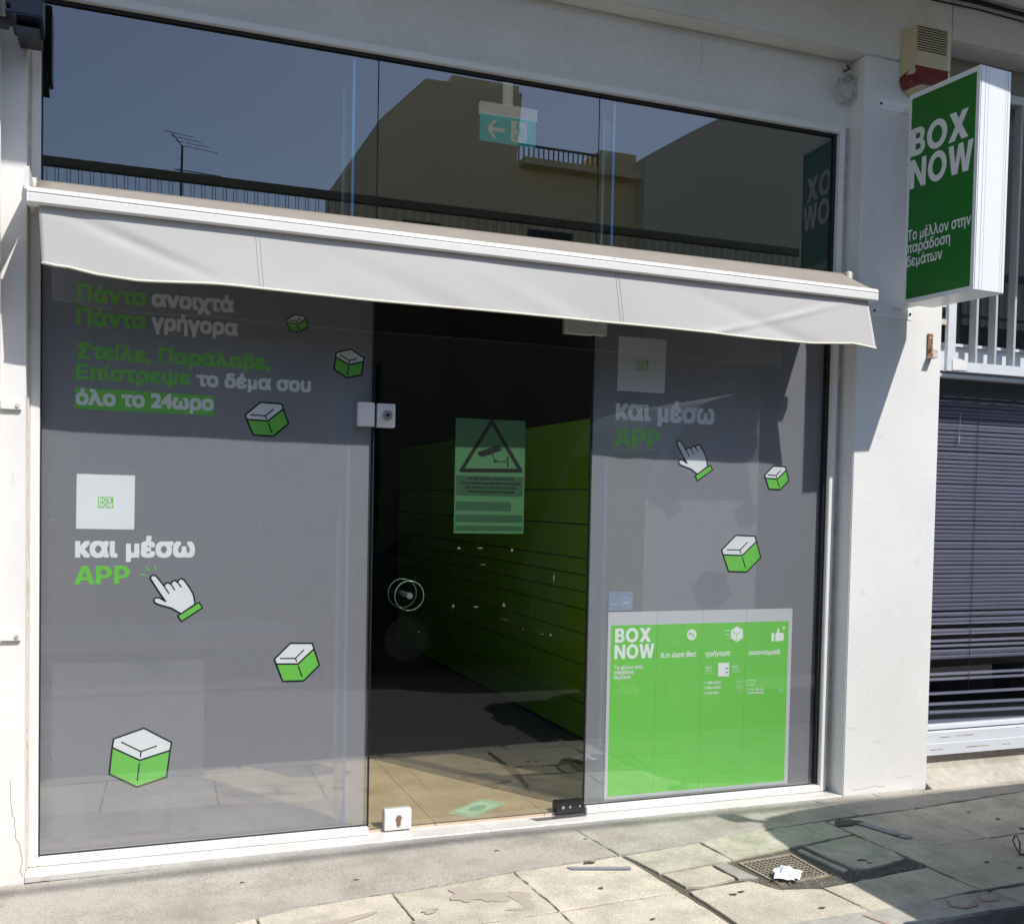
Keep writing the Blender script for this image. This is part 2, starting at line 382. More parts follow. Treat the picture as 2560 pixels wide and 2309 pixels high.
# the strip line where slabs meet the concrete apron
SA = [(-8, -1.0), (-1.3, -.83), (0.2, -.72), (0.714, -.676), (0.899, -.628), (1.196, -.604), (1.377, -.590), (1.684, -.548), (2.156, -.51), (2.441, -.485), (2.54, -.470), (2.847, -.431), (3.225, -.398), (3.448, -.385), (3.734, -.384), (3.992, -.352), (4.265, -.333), (4.765, -.29), (5.3, -.28), (12, -.28)]
def sa(x):
    for (a, c), (d, e) in zip(SA, SA[1:]):
        if a <= x <= d: return c + (e-c)*(x-a)/(d-a)
    return -.3
def apron(x0, x1, yb, m=CONC, dxa=0.0, dxb=0.0):
    xs = [x0] + [p[0] for p in SA if x0 < p[0] < x1] + [x1]
    slab([(x1-dxb, yb), (x0-dxa, yb)] + [(x, sa(x)) for x in xs], m, 'concrete_apron', gap=.0025, jit=.0025, tilt=False, dz=.001)
apron(-8, -1.2, -.122); apron(-1.2, 2.152, -.122, dxb=.05); apron(2.152, 3.42, -.122, dxa=.05, dxb=.06); apron(3.42, 3.74, -.122, dxa=.06, dxb=.03)
apron(3.74, 4.03, -.122, dxa=.03, dxb=.06); apron(4.03, 5.6, -.15, dxa=.06); apron(5.6, 12, -.15)
xs = [-7.8, -7.3, -6.8, -6.3, -5.8, -5.3, -4.8, -4.3, -3.8, -3.3, -2.8, -2.3, -1.8, -1.3, -.8, -.3, .2, .712]
for a, c in zip(xs, xs[1:]):
    slab([(a, sa(a)), (c, sa(c)), (c+.01, -.965), (a+.01, -.97)], SLAB); slab([(a+.01, -.97), (c+.01, -.965), (c+.03, -1.285), (a+.03, -1.285)], SLAB)
slab([(.712, sa(.712)), (.899, sa(.899)), (1.196, sa(1.196)), (1.213, -.955), (.722, -.965)], SLAB)
slab([(1.196, sa(1.196)), (1.377, sa(1.377)), (1.684, sa(1.684)), (1.705, -.94), (1.213, -.955)], SLAB)
slab([(1.684, sa(1.684)), (2.156, sa(2.156)), (2.175, -.639), (2.196, -.912), (1.705, -.94)], SLAB)
slab([(.722, -.965), (1.213, -.955), (1.225, -1.285), (.742, -1.285)], SLAB)
slab([(1.213, -.955), (1.705, -.94), (1.715, -1.285), (1.225, -1.285)], SLAB)
slab([(1.705, -.94), (2.196, -.912), (2.227, -1.285), (1.715, -1.285)], SLAB)
slab([(2.170, sa(2.17)), (2.54, sa(2.54)), (2.56, -.69), (2.21, -.725)], SLABG)
slab([(2.54, sa(2.54)), (2.847, sa(2.847)), (3.225, sa(3.225)), (3.232, -.588), (2.843, -.648), (2.56, -.69)], SLABG, gap=.0035)
slab([(2.212, -.737), (2.449, -.714), (2.464, -.872), (2.30, -.899), (2.235, -.885)], SLAB, gap=.006)
slab([(2.456, -.716), (2.520, -.706), (2.552, -.888), (2.470, -.874)], KERB)
slab([(2.226, -.918), (2.30, -.91), (2.50, -.893), (2.56, -1.0), (2.722, -1.044), (2.753, -1.285), (2.24, -1.285)], SLAB)
slab([(2.722, -1.044), (3.249, -.996), (3.275, -1.242), (2.753, -1.285)], SLAB)
slab([(2.93, -.648), (3.226, -.596), (3.250, -.812), (3.236, -.90), (3.10, -.935), (2.985, -.945), (2.955, -.92)], SLABG, gap=.004, dz=.003)
slab([(2.872, -.672), (2.905, -.664), (2.945, -.92), (2.90, -.935)], KERB, gap=.004)
slab([(3.234, sa(3.234)), (3.735, sa(3.735)), (3.755, -.806), (3.256, -.814)], SLAB)
slab([(3.256, -.814), (3.755, -.806), (3.77, -1.238), (3.281, -1.24)], SLAB)
xs = [3.735, 4.265, 4.77, 5.27, 5.77, 6.27, 6.77, 7.27, 7.77, 8.27, 8.77, 9.3, 9.8, 10.3, 10.8, 11.3, 11.8]
for a, c in zip(xs, xs[1:]):
    slab([(a, sa(a)), (c, sa(c)), (c+.015, -.795), (a+.02, -.806)], SLAB); slab([(a+.02, -.806), (c+.015, -.795), (c+.03, -1.235), (a+.035, -1.238)], SLAB)
slab([(2.575, -.993), (2.70, -.985), (2.83, -.955), (3.0, -.958), (3.16, -.943), (3.262, -.905), (3.292, -.925), (3.252, -.99), (2.722, -1.038), (2.60, -1.012)], PATCH, 'asphalt_patch', gap=.001, dz=-.004, jit=.004, tilt=False)
# kerb stones and their dropped front
xs = [-8, -7, -6, -5, -4, -3, -2, -1.05, -.1, .86, 1.62, 2.35, 3.30, 4.2, 5.15, 6.1, 7, 8, 9, 10, 11, 12]
def ky(x): return -1.288 + .012*max(0, min(4, x-.5))
for a, c in zip(xs, xs[1:]): slab([(a, ky(a)), (c, ky(c)), (c+.02, -1.43+.007*c), (a+.02, -1.43+.007*a)], KERB, 'kerb_stone', th=.16, gap=.003, bev=.012, jit=.003, tilt=False)
road = MB(); road.add([(-60, -6.4, -.17), (60, -6.4, -.17), (60, -1.405, -.17), (-60, -1.45, -.17)], [(0, 1, 2, 3)])
struct(road.build('road', ASPH))
g = MB(); g.add([(-150, -150, -.30), (150, -150, -.30), (150, 150, -.30), (-150, 150, -.30)], [(0, 1, 2, 3)]); struct(g.build('ground', MORT))
fp = MB(); fp.box(-20, 25, -7.6, -6.4, -.25, -.04); struct(fp.build('far_pavement', CONC))
def mark(name, label, cat, poly, m, dz=.0035, group=None):
    b = MB(); n = len(poly); b.add([(p[0], p[1], gz(*p)+dz) for p in poly], [tuple(range(n))]); return tag(b.build(name, m), label, cat, group)
mark('tape_strip', 'long blue grey tape strip stuck on a pale slab in front of the door', 'tape', [(1.893, -.566), (2.134, -.640), (2.124, -.668), (1.905, -.600)], GREYT, group='tape strips stuck on the pavement')
mark('tape_strip', 'dark grey tape strip stuck on the shaded slab in front of the pillar', 'tape', [(3.335, -.478), (3.375, -.475), (3.455, -.70), (3.405, -.705)], GREYT, group='tape strips stuck on the pavement')
def blob(cx, cy, rx, ry, seed, n=26, rot=0, amp=.35):
    r = random.Random(seed); ph = [r.uniform(0, 6.28) for _ in range(5)]; o = []
    for i in range(n):
        t = 2*math.pi*i/n; k = 1 + amp*(math.sin(2*t+ph[0])*.45 + math.sin(3*t+ph[1])*.35 + math.sin(5*t+ph[2])*.3 + math.sin(8*t+ph[3])*.2)
        x, y = rx*k*math.cos(t), ry*k*math.sin(t); o.append((cx+x*math.cos(rot)-y*math.sin(rot), cy+x*math.sin(rot)+y*math.cos(rot)))
    return o
st = thing('stain', 'brown dried stain on the slab below the glass door', 'stain', (1.5, -.74, -.06))
for i, (x, y, a, c, r_) in enumerate([(1.43, -.70, .05, .06, .3), (1.52, -.75, .065, .05, -.5), (1.62, -.80, .035, .075, .2), (1.28, -.80, .03, .02, 0), (1.22, -.88, .025, .02, 0), (1.57, -.88, .03, .015, 0)]):
    b = MB(); P = blob(x, y, a, c, 20+i, rot=r_, amp=.5); b.add([(p[0], p[1], gz(*p)+.0032+.0001*i) for p in P], [tuple(range(len(P)))]); b.build('blotch', STAIN, st)
mark('stain', 'dark cement smear on the shaded slab beside the pillar foot', 'stain', blob(3.30, -.455, .075, .035, 33, rot=.25), PATCH, .0036)
mark('stain', 'brown smear on the slab at the bottom edge of the photo', 'stain', blob(.93, -.80, .13, .03, 41, rot=.25, amp=.5), STAIN, .0036)
gum = thing('gum_spots', 'dark flat gum spots scattered over the slabs around the drain grate', 'gum spots', (2.4, -1.0, -.05))
for (x, y, r_) in [(2.365, -1.0, .014), (2.405, -.988, .013), (1.93, -.80, .012), (3.06, -.895, .014), (3.05, -.86, .02), (4.0, -.76, .02), (3.6, -1.12, .013), (3.85, -1.18, .03), (3.52, -1.03, .012), (3.4, -.66, .012), (2.0, -.55, .022), (4.0, -.62, .012), (3.95, -.50, .010), (2.60, -1.20, .012), (1.70, -.32, .010), (1.98, -1.1, .01), (1.1, -.45, .009), (.7, -.35, .009), (2.1, -.3, .008)]:
    b = MB(); P = blob(x, y, r_, r_*.6, int(x*977+y*31)); b.add([(p[0], p[1], gz(*p)+.0042) for p in P], [tuple(range(len(P)))]); b.build('gum_spot', PATCH, gum)
rp = thing('paint_marks', 'faded red spray paint strokes on the kerb stones', 'paint marks', (2.9, -1.33, -.06))
for pl in ([(2.700, -1.300), (2.712, -1.34), (2.728, -1.385), (2.735, -1.43)], [(3.075, -1.285), (3.05, -1.33), (3.09, -1.36), (3.15, -1.35), (3.17, -1.32)], [(3.21, -1.29), (3.20, -1.33), (3.25, -1.34), (3.29, -1.31)]):
    b = MB()
    for i, (p, q) in enumerate(zip(pl, pl[1:])):
        P, Q = Vector(p), Vector(q); d = (Q-P).normalized(); nn = Vector((-d.y, d.x))*.0075; P -= d*.004; Q += d*.004
        z = .004+.0001*i; b.add([(v.x, v.y, gz(v.x, v.y)+z) for v in (P-nn, Q-nn, Q+nn, P+nn)], [(0, 1, 2, 3)])
    b.build('paint_stroke', REDPAINT, rp)

r_ = random.Random(12); b = MB()
def pebble(x, y, a):
    z = gz(x, y)+.0005; t = r_.uniform(0, 6.28); P = []
    for k in range(4): P.append((x+a*r_.uniform(.6, 1.2)*math.cos(t+k*1.57), y+a*r_.uniform(.6, 1.2)*math.sin(t+k*1.57), z))
    P.append((x, y, z+a*r_.uniform(.5, 1.0))); b.add(P, [(0, 1, 4), (1, 2, 4), (2, 3, 4), (3, 0, 4)])
for _ in range(900):
    x = r_.uniform(-1.0, 4.8); pebble(x, -.124-abs(r_.gauss(0, .018 if x > .5 else .05)), r_.uniform(.0012, .0038 if x > .5 else .006))
for _ in range(1300): x = r_.uniform(-1, 4.8); pebble(x, sa(x)+r_.gauss(0, .012), r_.uniform(.001, .003))
for xj in (.717, 1.203, 1.695, 2.18, 2.74, 3.25, 3.745):
    for _ in range(150): y = r_.uniform(-1.28, -.45); pebble(xj+r_.gauss(0, .008), y, r_.uniform(.001, .003))
for _ in range(900): pebble(r_.uniform(-1, 4.8), r_.uniform(-1.4, -.15), r_.uniform(.0008, .002))
for _ in range(300): pebble(r_.uniform(2.5, 3.3), r_.uniform(-1.03, -.90), r_.uniform(.001, .0035))
o = b.build('grit', KERB); o['kind'] = 'stuff'; tag(o, 'fine grit and dust along the sill and in the slab joints', 'grit')
# drain grate
dr = thing('drain_grate', 'square rusty grid drain cover sunk between the pavement slabs', 'drain cover', (2.70, -.83, -.06))
q = [(2.560, -.716), (2.838, -.690), (2.836, -.944), (2.588, -.958)]
def qp(u, v, dz=0):
    a = Vector(q[0]).lerp(Vector(q[1]), u); c = Vector(q[3]).lerp(Vector(q[2]), u); p = a.lerp(c, v); return (p.x, p.y, gz(p.x, p.y)+dz)
GRATE = mat('grate_metal', (.40, .35, .27), .8, .9, 60, (.20, .15, .10), .2, 100)
b = MB()
for (u0, v0, u1, v1) in ((.02, .02, .98, .05), (.02, .95, .98, .98), (.02, .05, .05, .95), (.95, .05, .98, .95)):
    b.add([qp(u0, v0, -.002), qp(u1, v0, -.002), qp(u1, v1, -.002), qp(u0, v1, -.002), qp(u0, v0, -.02), qp(u1, v0, -.02), qp(u1, v1, -.02), qp(u0, v1, -.02)], [(0, 1, 2, 3), (0, 4, 5, 1), (1, 5, 6, 2), (2, 6, 7, 3), (3, 7, 4, 0)])
b.build('frame', GRATE, dr)
pit = MB(); pit.add([qp(-.02, -.02, -.0085), qp(1.02, -.02, -.0085), qp(1.02, 1.02, -.0085), qp(-.02, 1.02, -.0085)], [(0, 1, 2, 3)]); pit.build('pit', MORT, dr)
for k in range(1, 12):
    u = .05+.9*k/12; b = MB()
    b.add([qp(u-.0042, .05, -.004), qp(u+.0042, .05, -.004), qp(u+.0042, .95, -.004), qp(u-.0042, .95, -.004), qp(u-.0042, .05, -.014), qp(u+.0042, .05, -.014), qp(u+.0042, .95, -.014), qp(u-.0042, .95, -.014)], [(0, 1, 2, 3), (0, 4, 5, 1), (1, 5, 6, 2), (2, 6, 7, 3), (3, 7, 4, 0)]); b.build('bar', GRATE, dr)
for k in range(1, 11):
    v = .05+.9*k/11; b = MB()
    b.add([qp(.05, v-.004, -.005), qp(.95, v-.004, -.005), qp(.95, v+.004, -.005), qp(.05, v+.004, -.005), qp(.05, v-.004, -.014), qp(.95, v-.004, -.014), qp(.95, v+.004, -.014), qp(.05, v+.004, -.014)], [(0, 1, 2, 3), (0, 4, 5, 1), (1, 5, 6, 2), (2, 6, 7, 3), (3, 7, 4, 0)]); b.build('crossbar', GRATE, dr)
# crumpled paper
r = random.Random(11); b = MB(); n = 7
def pp(u, v):
    e = (2.585, -.935), (2.650, -.815), (2.735, -.905), (2.655, -.985)
    a = Vector(e[0]).lerp(Vector(e[1]), v); c = Vector(e[3]).lerp(Vector(e[2]), v); p = a.lerp(c, u)
    rr_ = math.hypot(u-.5, v-.5); h = max(0, .022*(1-1.5*rr_))+ .016*abs(math.sin(4*u+2.6*v+1))*(1-rr_)+r.uniform(0, .005)
    return (p.x+r.uniform(-.006, .006), p.y+r.uniform(-.006, .006), gz(p.x, p.y)+.003+h)
vs = [pp(i/n, j/n) for j in range(n+1) for i in range(n+1)]; fs = []
for j in range(n):
    for i in range(n):
        if (i < 2 and j > 4) or (i > 5 and j < 1): continue
        a = j*(n+1)+i; fs += [(a, a+1, a+n+2), (a, a+n+2, a+n+1)]
b.add(vs, fs); tag(b.build('crumpled_paper', PAPER), 'crumpled white paper napkin lying on the drain grate', 'paper')
b = MB(); b.tube([(3.78, -.925, gz(3.78, -.925)+.05), (3.755, -.935, -.01), (3.74, -.96, -.022), (3.722, -.995, -.036), (3.705, -1.02, -.038), (3.73, -1.035, -.036), (3.80, -1.04, -.034), (3.93, -1.06, -.036)], .0035, 6)
b.tube([(3.705, -1.02, -.038), (3.735, -.99, .0), (3.76, -.95, .012), (3.775, -.925, .005)], .0035, 6)
tag(b.build('wire', BLACKM), 'thin dark loop of wire lying on the shaded pavement at the right edge', 'wire')

# ================================================================ SHOP BUILDING
shop = thing('shop_building', 'white plastered building around the grey glazed shop front with green prints', 'building', (1.7, 0, -.04))
b = MB()
b.box(-6.0, -.040, -.12, .25, -.12, 3.48)                    # left pier
b.build('left_pier', PLASTER, shop)
b = MB(); b.box(3.545, 4.052, -.12, .25, -.12, 3.48); b.build('right_pier', PLASTER, shop, bevel=.004)
b = MB(); b.box(-.040, 3.545, -.018, .031, 3.168, 3.48); b.build('header', GREYPL, shop)
b = MB(); b.box(-6.0, 4.052, -.122, .25, 3.482, 3.855); b.build('beam', GREYPL, shop, bevel=.006)
b = MB(); b.box(-8.0, 12, -1.09, .25, 3.857, 4.05); b.build('balcony_slab', GREYPL, shop)
b = MB(); b.box(-8.0, 12, -.10, .25, 4.05, 10.5); b.build('upper_wall', PLASTER, shop)
# interior shell
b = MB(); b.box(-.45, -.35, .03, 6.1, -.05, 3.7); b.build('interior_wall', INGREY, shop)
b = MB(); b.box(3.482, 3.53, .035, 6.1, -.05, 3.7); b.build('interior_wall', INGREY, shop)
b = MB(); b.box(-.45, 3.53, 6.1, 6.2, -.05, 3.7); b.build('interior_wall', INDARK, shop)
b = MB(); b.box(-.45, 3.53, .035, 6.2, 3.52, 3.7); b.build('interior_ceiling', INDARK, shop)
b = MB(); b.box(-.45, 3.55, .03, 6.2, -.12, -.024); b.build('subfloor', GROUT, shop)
# floor tiles (0.5 m), each its own piece, shared mesh
tm = None
for i in range(-1, 7):
    for j in range(0, 3):
        x0 = .04+.5*i; y0 = .0+.5*j
        if tm is None:
            b = MB(); b.box(x0+.0015, x0+.4985, y0+.0015+.03*(j == 0)*0, y0+.4985, -.03, -.018); o = b.build('floor_tile', FTILE, shop, loc=(x0, y0, -.02)); tm = o.data
        else:
            o = bpy.data.objects.new('floor_tile', tm); COL.objects.link(o); o.parent = shop; o.location = Vector((x0, y0, -.02)) - wloc(shop)
# marble sill, two pieces
sill = thing('door_sill', 'worn pale marble sill under the shop windows and glass door', 'sill', (1.75, -.05, -.04))
def rough_slab_x(x0, x1a, x1b, x0b=None):
    x0b = x0 if x0b is None else x0b
    n = 60; b = MB(); T = []; B = []; K = []
    for i in range(n+1):
        t = i/n; xf = x0b+(x1b-x0b)*t; xb = x0+(x1a-x0)*t; c = max(0, random.gauss(0, .0022))+ (.004 if random.random() < .08 else 0)
        T.append((xb, .03, -.030)); K.append((xf, -.116+c, -.0305)); B.append((xf, -.1195+c*.4, -.0345-c*.5))
    L = [(p[0], p[1]+.001, -.056) for p in B]
    vs = T+K+B+L; m = n+1; fs = []
    for i in range(n):
        for k in range(3): fs.append((k*m+i, k*m+i+1, (k+1)*m+i+1, (k+1)*m+i))
    fs += [(0, m, 2*m, 3*m), (n, m+n, 2*m+n, 3*m+n)]
    b.add(vs, fs); return b.build('marble_piece', MARBLE, sill)
rough_slab_x(-.038, 1.698, 1.748); rough_slab_x(1.7, 3.543, 3.543, 1.75)

def crack(pts, y, w_=.0016, seed=1):
    r_ = random.Random(seed); b = MB(); Q = []
    for (a, c), (d, e) in zip(pts, pts[1:]):
        k = max(1, int(math.hypot(d-a, e-c)/.018))
        for j in range(k): Q.append((a+(d-a)*j/k+r_.gauss(0, .0022), c+(e-c)*j/k+r_.gauss(0, .0018)))
    Q.append(pts[-1]); b.stroke(Q, w_, y); b.build('crack', mat('crack_dark', (.26, .24, .21), .9), shop)
crack([(-.088, .33), (-.082, .24), (-.07, .16), (-.066, .11), (-.052, .09), (-.046, .04), (-.044, -.03)], -.1206, .0018, 2)
crack([(2.72, 3.46), (2.722, 3.38), (2.718, 3.30)], -.0186, .0012, 3)
crack([(3.60, -.01), (3.72, .0), (3.80, -.005)], -.1206, .0014, 4); crack([(3.56, .30), (3.60, .29)], -.1206, .001, 5); crack([(3.85, .05), (3.87, .03), (3.95, .035)], -.1206, .001, 6)
for (x, z, a, c, sd) in ((3.70, 1.70, .02, .012, 1), (3.88, .60, .012, .02, 2), (3.62, .95, .015, .02, 3), (3.95, 1.1, .008, .02, 4), (-.08, 1.4, .006, .02, 5), (3.66, 3.0, .01, .006, 6), (3.61, 2.75, .012, .02, 7), (3.75, .22, .03, .008, 8)):
    b = MB(); P = blob(x, z, a, c, sd); b.sheet(P, -.1205); b.build('scuff', mat('scuffed_plaster', (.74, .725, .69), .85), shop)
# ---------------------------------------------------------------- glazed front
front = thing('shop_window', 'large shop window in a slim white frame with grey printed film', 'shop window', (1.7, 0, -.03))
b = MB()
b.box(-.034, 0, -.034, .03, -.029, 3.166); b.box(3.478, 3.511, -.034, .03, -.029, 3.166)
b.box(0, 3.478, -.034, .03, 3.135, 3.166); b.box(0, 1.243, -.034, .03, -.0295, .001); b.box(2.229, 3.478, -.034, .03, -.0295, .001)
fr = b.build('window_frame', ALU, front, bevel=.003)
b = MB(); b.box(-.0395, -.034, -.05, .02, -.028, 3.17); b.box(3.511, 3.5445, -.012, .03, -.028, 3.17); b.build('side_filler', ALUDIRT, front)
b = MB(); b.box(0, .004, -.012, .008, .001, 3.122); b.box(3.462, 3.478, -.012, .008, .001, 3.122); b.box(0, 3.478, -.012, .008, 3.122, 3.135); b.box(.004, 1.243, -.006, .008, .001, .004); b.box(2.229, 3.462, -.006, .008, .001, .004)
b.build('gasket', RUBBER, front)
def pane(x0, x1, z0, z1, m=GLASS, e=GEDGE, parent=front, name='glass_pane', y=0.0):
    b = MB(); b.add([(x0, y, z0), (x1, y, z0), (x1, y, z1), (x0, y, z1)], [(0, 1, 2, 3)])
    b.k = 1
    t = .0025
    b.add([(x0, y, z0), (x0, y+.01, z0), (x0, y+.01, z1), (x0, y, z1)], [(0, 1, 2, 3)]); b.add([(x1, y, z0), (x1, y+.01, z0), (x1, y+.01, z1), (x1, y, z1)], [(0, 1, 2, 3)])
    b.add([(x0, y, z1), (x1, y, z1), (x1, y+.01, z1), (x0, y+.01, z1)], [(0, 1, 2, 3)]); b.add([(x0, y, z0), (x1, y, z0), (x1, y+.01, z0), (x0, y+.01, z0)], [(0, 1, 2, 3)])
    return b.build(name, [m, e], parent)
pl_ = pane(.003, 1.2405, .002, 3.124); pm_ = pane(1.2455, 2.2265, 2.165, 3.124); pr_ = pane(2.2315, 3.464, .002, 3.124)
b = MB(); b.box(1.2412, 1.2448, -.001, .009, 2.16, 3.124); b.build('black_joint', RUBBER, front); b = MB(); b.box(2.2272, 2.2308, -.001, .009, 2.16, 3.124); b.build('black_joint', RUBBER, front)
FINP = glassmat('fin_glass', (.82, .90, .95), .09)
for x, y1 in ((1.147, .21), (2.311, .12)):
    b = MB(); b.box(x-.004, x+.004, .019, y1, 0, 3.122)
    f = b.build('glass_fin', FINP, front); b = MB(); b.box(x-.0055, x+.0055, .0175, .0188, 0, 3.122); b.build('fin_edge', BEDGE, f); b = MB(); b.box(x-.005, x+.005, y1, y1+.002, 0, 3.122); b.build('fin_edge', mat('pale_fin_edge', (.45, .55, .6), .2), f)
FT = 2.31
for (x0, x1, par) in ((.004, 1.239, pl_), (2.233, 3.462, pr_)):
    b = MB(); b.sheet([(x0, .004), (x1, .004), (x1, FT), (x0, FT)], .0162); b.build('window_film', FILM, par)
# ---- printed artwork on the film
YO, YF, YL = .0154, .0150, .0146
REF_A = dict(top=[(0.2598, 0.415), (0.3673, 0.4469), (0.4679, 0.3902), (0.4629, 0.3617), (0.3536, 0.3334), (0.255, 0.3847)], bot=[(0.255, 0.3847), (0.3536, 0.3334), (0.4629, 0.3617), (0.4505, 0.2665), (0.3435, 0.2382), (0.245, 0.2919)], l1=[(0.2884, 0.4017), (0.357, 0.3641), (0.4129, 0.3805)], l2=[(0.357, 0.3641), (0.3557, 0.3456)], l3=[(0.3516, 0.3204), (0.3448, 0.2613)])
REF_B = dict(top=[(0.861, 0.7032), (0.922, 0.7615), (1.0078, 0.759), (1.0153, 0.7376), (0.9533, 0.6821), (0.8675, 0.6845)], bot=[(0.8675, 0.6845), (0.9533, 0.6821), (1.0153, 0.7376), (1.0373, 0.6742), (0.9759, 0.6164), (0.8944, 0.6182)], l1=[(0.8847, 0.7048), (0.9427, 0.7036), (0.9743, 0.734)], l2=[(0.9427, 0.7036), (0.9476, 0.6912)], l3=[(0.9543, 0.6732), (0.9692, 0.6329)])
def printed_box(ref, cxy, w, h, par, rot=0.0):
    A = ref['top']+ref['bot']; x0 = min(p[0] for p in A); x1 = max(p[0] for p in A); z0 = min(p[1] for p in A); z1 = max(p[1] for p in A)
    sx, sz = w/(x1-x0), h/(z1-z0); cx, cz = (x0+x1)/2, (z0+z1)/2
    def T(p):
        u, v = (p[0]-cx)*sx, (p[1]-cz)*sz; return (cxy[0]+u*math.cos(rot)-v*math.sin(rot), cxy[1]+u*math.sin(rot)+v*math.cos(rot))
    t = [T(p) for p in ref['top']]; c = [T(p) for p in ref['bot']]; lw = .0052*min(1, w/.11)+.001
    o = MB(); o.sheet(c, YF); rt = o.build('printed_box', PGREEN, par)
    d = MB(); d.sheet(t, YF-.00005); d.build('lid', PWHITE, rt)
    e = MB(); e.stroke(t+[t[0]], lw, YL); e.stroke(c+[c[0]], lw, YL+.0001); e.stroke([T(p) for p in ref['l1']], lw*.8, YL); e.stroke([T(p) for p in ref['l2']], lw*.8, YL); e.stroke([T(p) for p in ref['l3']], lw*.8, YL); e.build('outline', PBLACK, rt)
def bb(c0, c1): return ((c0[0]+c1[0])/2, (c0[1]+c1[1])/2), abs(c1[0]-c0[0]), abs(c1[1]-c0[1])
for ref, c, par, rot in ((REF_B, [(0.8881, 2.0759), (0.975, 2.0094)], pl_, -.06), (REF_A, [(1.0818, 1.9559), (1.2042, 1.8393)], pl_, 0), (REF_B, [(0.7334, 1.7228), (0.9027, 1.5914)], pl_, 0), (REF_A, [(0.244, 0.4543), (0.4692, 0.2283)], pl_, 0), (REF_B, [(0.8587, 0.7651), (1.0389, 0.6113)], pl_, 0), (REF_B, [(3.1433, 1.545), (3.281, 1.4333)], pr_, 0), (REF_B, [(2.9184, 1.2132), (3.1347, 1.0407)], pr_, 0)):
    p, w, h = bb(*c); printed_box(ref, p, w, h, par, rot)
HAND = [(0.386, 1.0311), (0.3895, 1.0395), (0.4003, 1.0433), (0.4106, 1.0355), (0.4371, 0.9999), (0.4414, 1.0099), (0.4516, 1.0136), (0.4619, 1.0074), (0.4662, 1.0181), (0.4765, 1.0227), (0.4868, 1.0133), (0.4897, 1.0241), (0.5, 1.0287), (0.5096, 1.024), (0.5299, 0.9951), (0.545, 0.9677), (0.5513, 0.9334), (0.4975, 0.8939), (0.4656, 0.9146), (0.418, 0.9293), (0.4034, 0.9365), (0.3996, 0.9481), (0.4068, 0.9564), (0.4199, 0.9555), (0.4427, 0.9413), (0.4139, 0.9848)]
CUFF = [(0.488, 0.8848), (0.5669, 0.9362), (0.5799, 0.9142), (0.5014, 0.8628)]
CRE = [[(0.4371, 0.9999), (0.4541, 0.9727)], [(0.4619, 1.0074), (0.4753, 0.9856)], [(0.4868, 1.0133), (0.4995, 0.9969)]]
SPK = [[(0.3519, 1.0466), (0.3678, 1.0404)], [(0.3719, 1.071), (0.3807, 1.0602)], [(0.4044, 1.077), (0.4024, 1.064)]]
H2 = [(2.6764, 1.6469)][0]; H1 = [(0.3989, 1.0448)][0]
def hand(dx, dz, par, spark_mat):
    T = lambda P: [(p[0]+dx, p[1]+dz) for p in P]
    o = MB(); o.sheet(T(HAND), YF); h = o.build('printed_hand', PWHITE, par)
    o = MB(); o.sheet(T(CUFF), YF-.0001); o.build('cuff', PGREEN, h)
    o = MB(); P = T(HAND); o.stroke(P[:17]+[], .0056, YL); o.stroke(P[17:]+[P[0]], .0056, YL); C_ = T(CUFF); o.stroke(C_+[C_[0]], .005, YL+.0001)
    for c in CRE: o.stroke(T(c), .005, YL)
    o.build('outline', PBLACK, h)
    for s_ in SPK:
        o = MB(); o.stroke(T(s_), .006, YL); o.build('spark', PGREEN, h)
hand(0, 0, pl_, PGREEN); hand(H2[0]-H1[0], H2[1]-H1[1], pr_, PGREEN)
def L_(par, s, m, c, h, bold, mode='x', y=YF):   # c: left and right baseline points
    (x0, z0), (x1, z1) = c; return lettering(s, par, m, x0, x1, (z0+z1)/2, h, y, bold*h, mode)
XH = .0415
L_(pl_, 'Πάντα', PGREEN, [(0.1216, 2.0588), (0.365, 2.0669)], XH, .075)
L_(pl_, 'ανοιχτά', PWHITE, [(0.383, 2.0644), (0.6868, 2.0637)], XH, .085)
L_(pl_, 'Πάντα', PGREEN, [(0.1202, 1.9727), (0.3644, 1.9783)], XH, .075)
L_(pl_, 'γρήγορα', PWHITE, [(0.3824, 1.9749), (0.702, 1.9764)], XH, .085)
L_(pl_, 'Στείλε, Παράλαβε,', PGREEN, [(0.1202, 1.855), (0.8283, 1.8471)], XH*.93, .075)
L_(pl_, 'Επίστρεψε', PGREEN, [(0.1194, 1.7739), (0.527, 1.7729)], XH*.93, .075)
L_(pl_, 'το δέμα σου', PWHITE, [(0.5481, 1.7728), (0.9896, 1.771)], XH*.93, .085)
o = MB(); o.sheet([(0.1159, 1.7434), (0.6163, 1.7388), (0.617, 1.6615), (0.1151, 1.6642)], YO); o.build('highlight_bar', PGREEN, pl_)
L_(pl_, 'όλο το 24ωρο', PWHITE, [(0.1187, 1.6815), (0.6142, 1.6779)], XH*.95, .08)
L_(pl_, 'και μέσω', PWHITE, [(0.1193, 1.1094), (0.549, 1.1112)], .0530, .085)
L_(pl_, 'APP', PGREEN, [(0.1163, 1.0092), (0.3128, 1.0096)], .070, .085, 'cap')
L_(pr_, 'και μέσω', PWHITE, [(2.3499, 1.7254), (2.8603, 1.7262)], .0632, .085)
L_(pr_, 'APP', PGREEN, [(2.3455, 1.6053), (2.5792, 1.6078)], .0846, .085, 'cap')
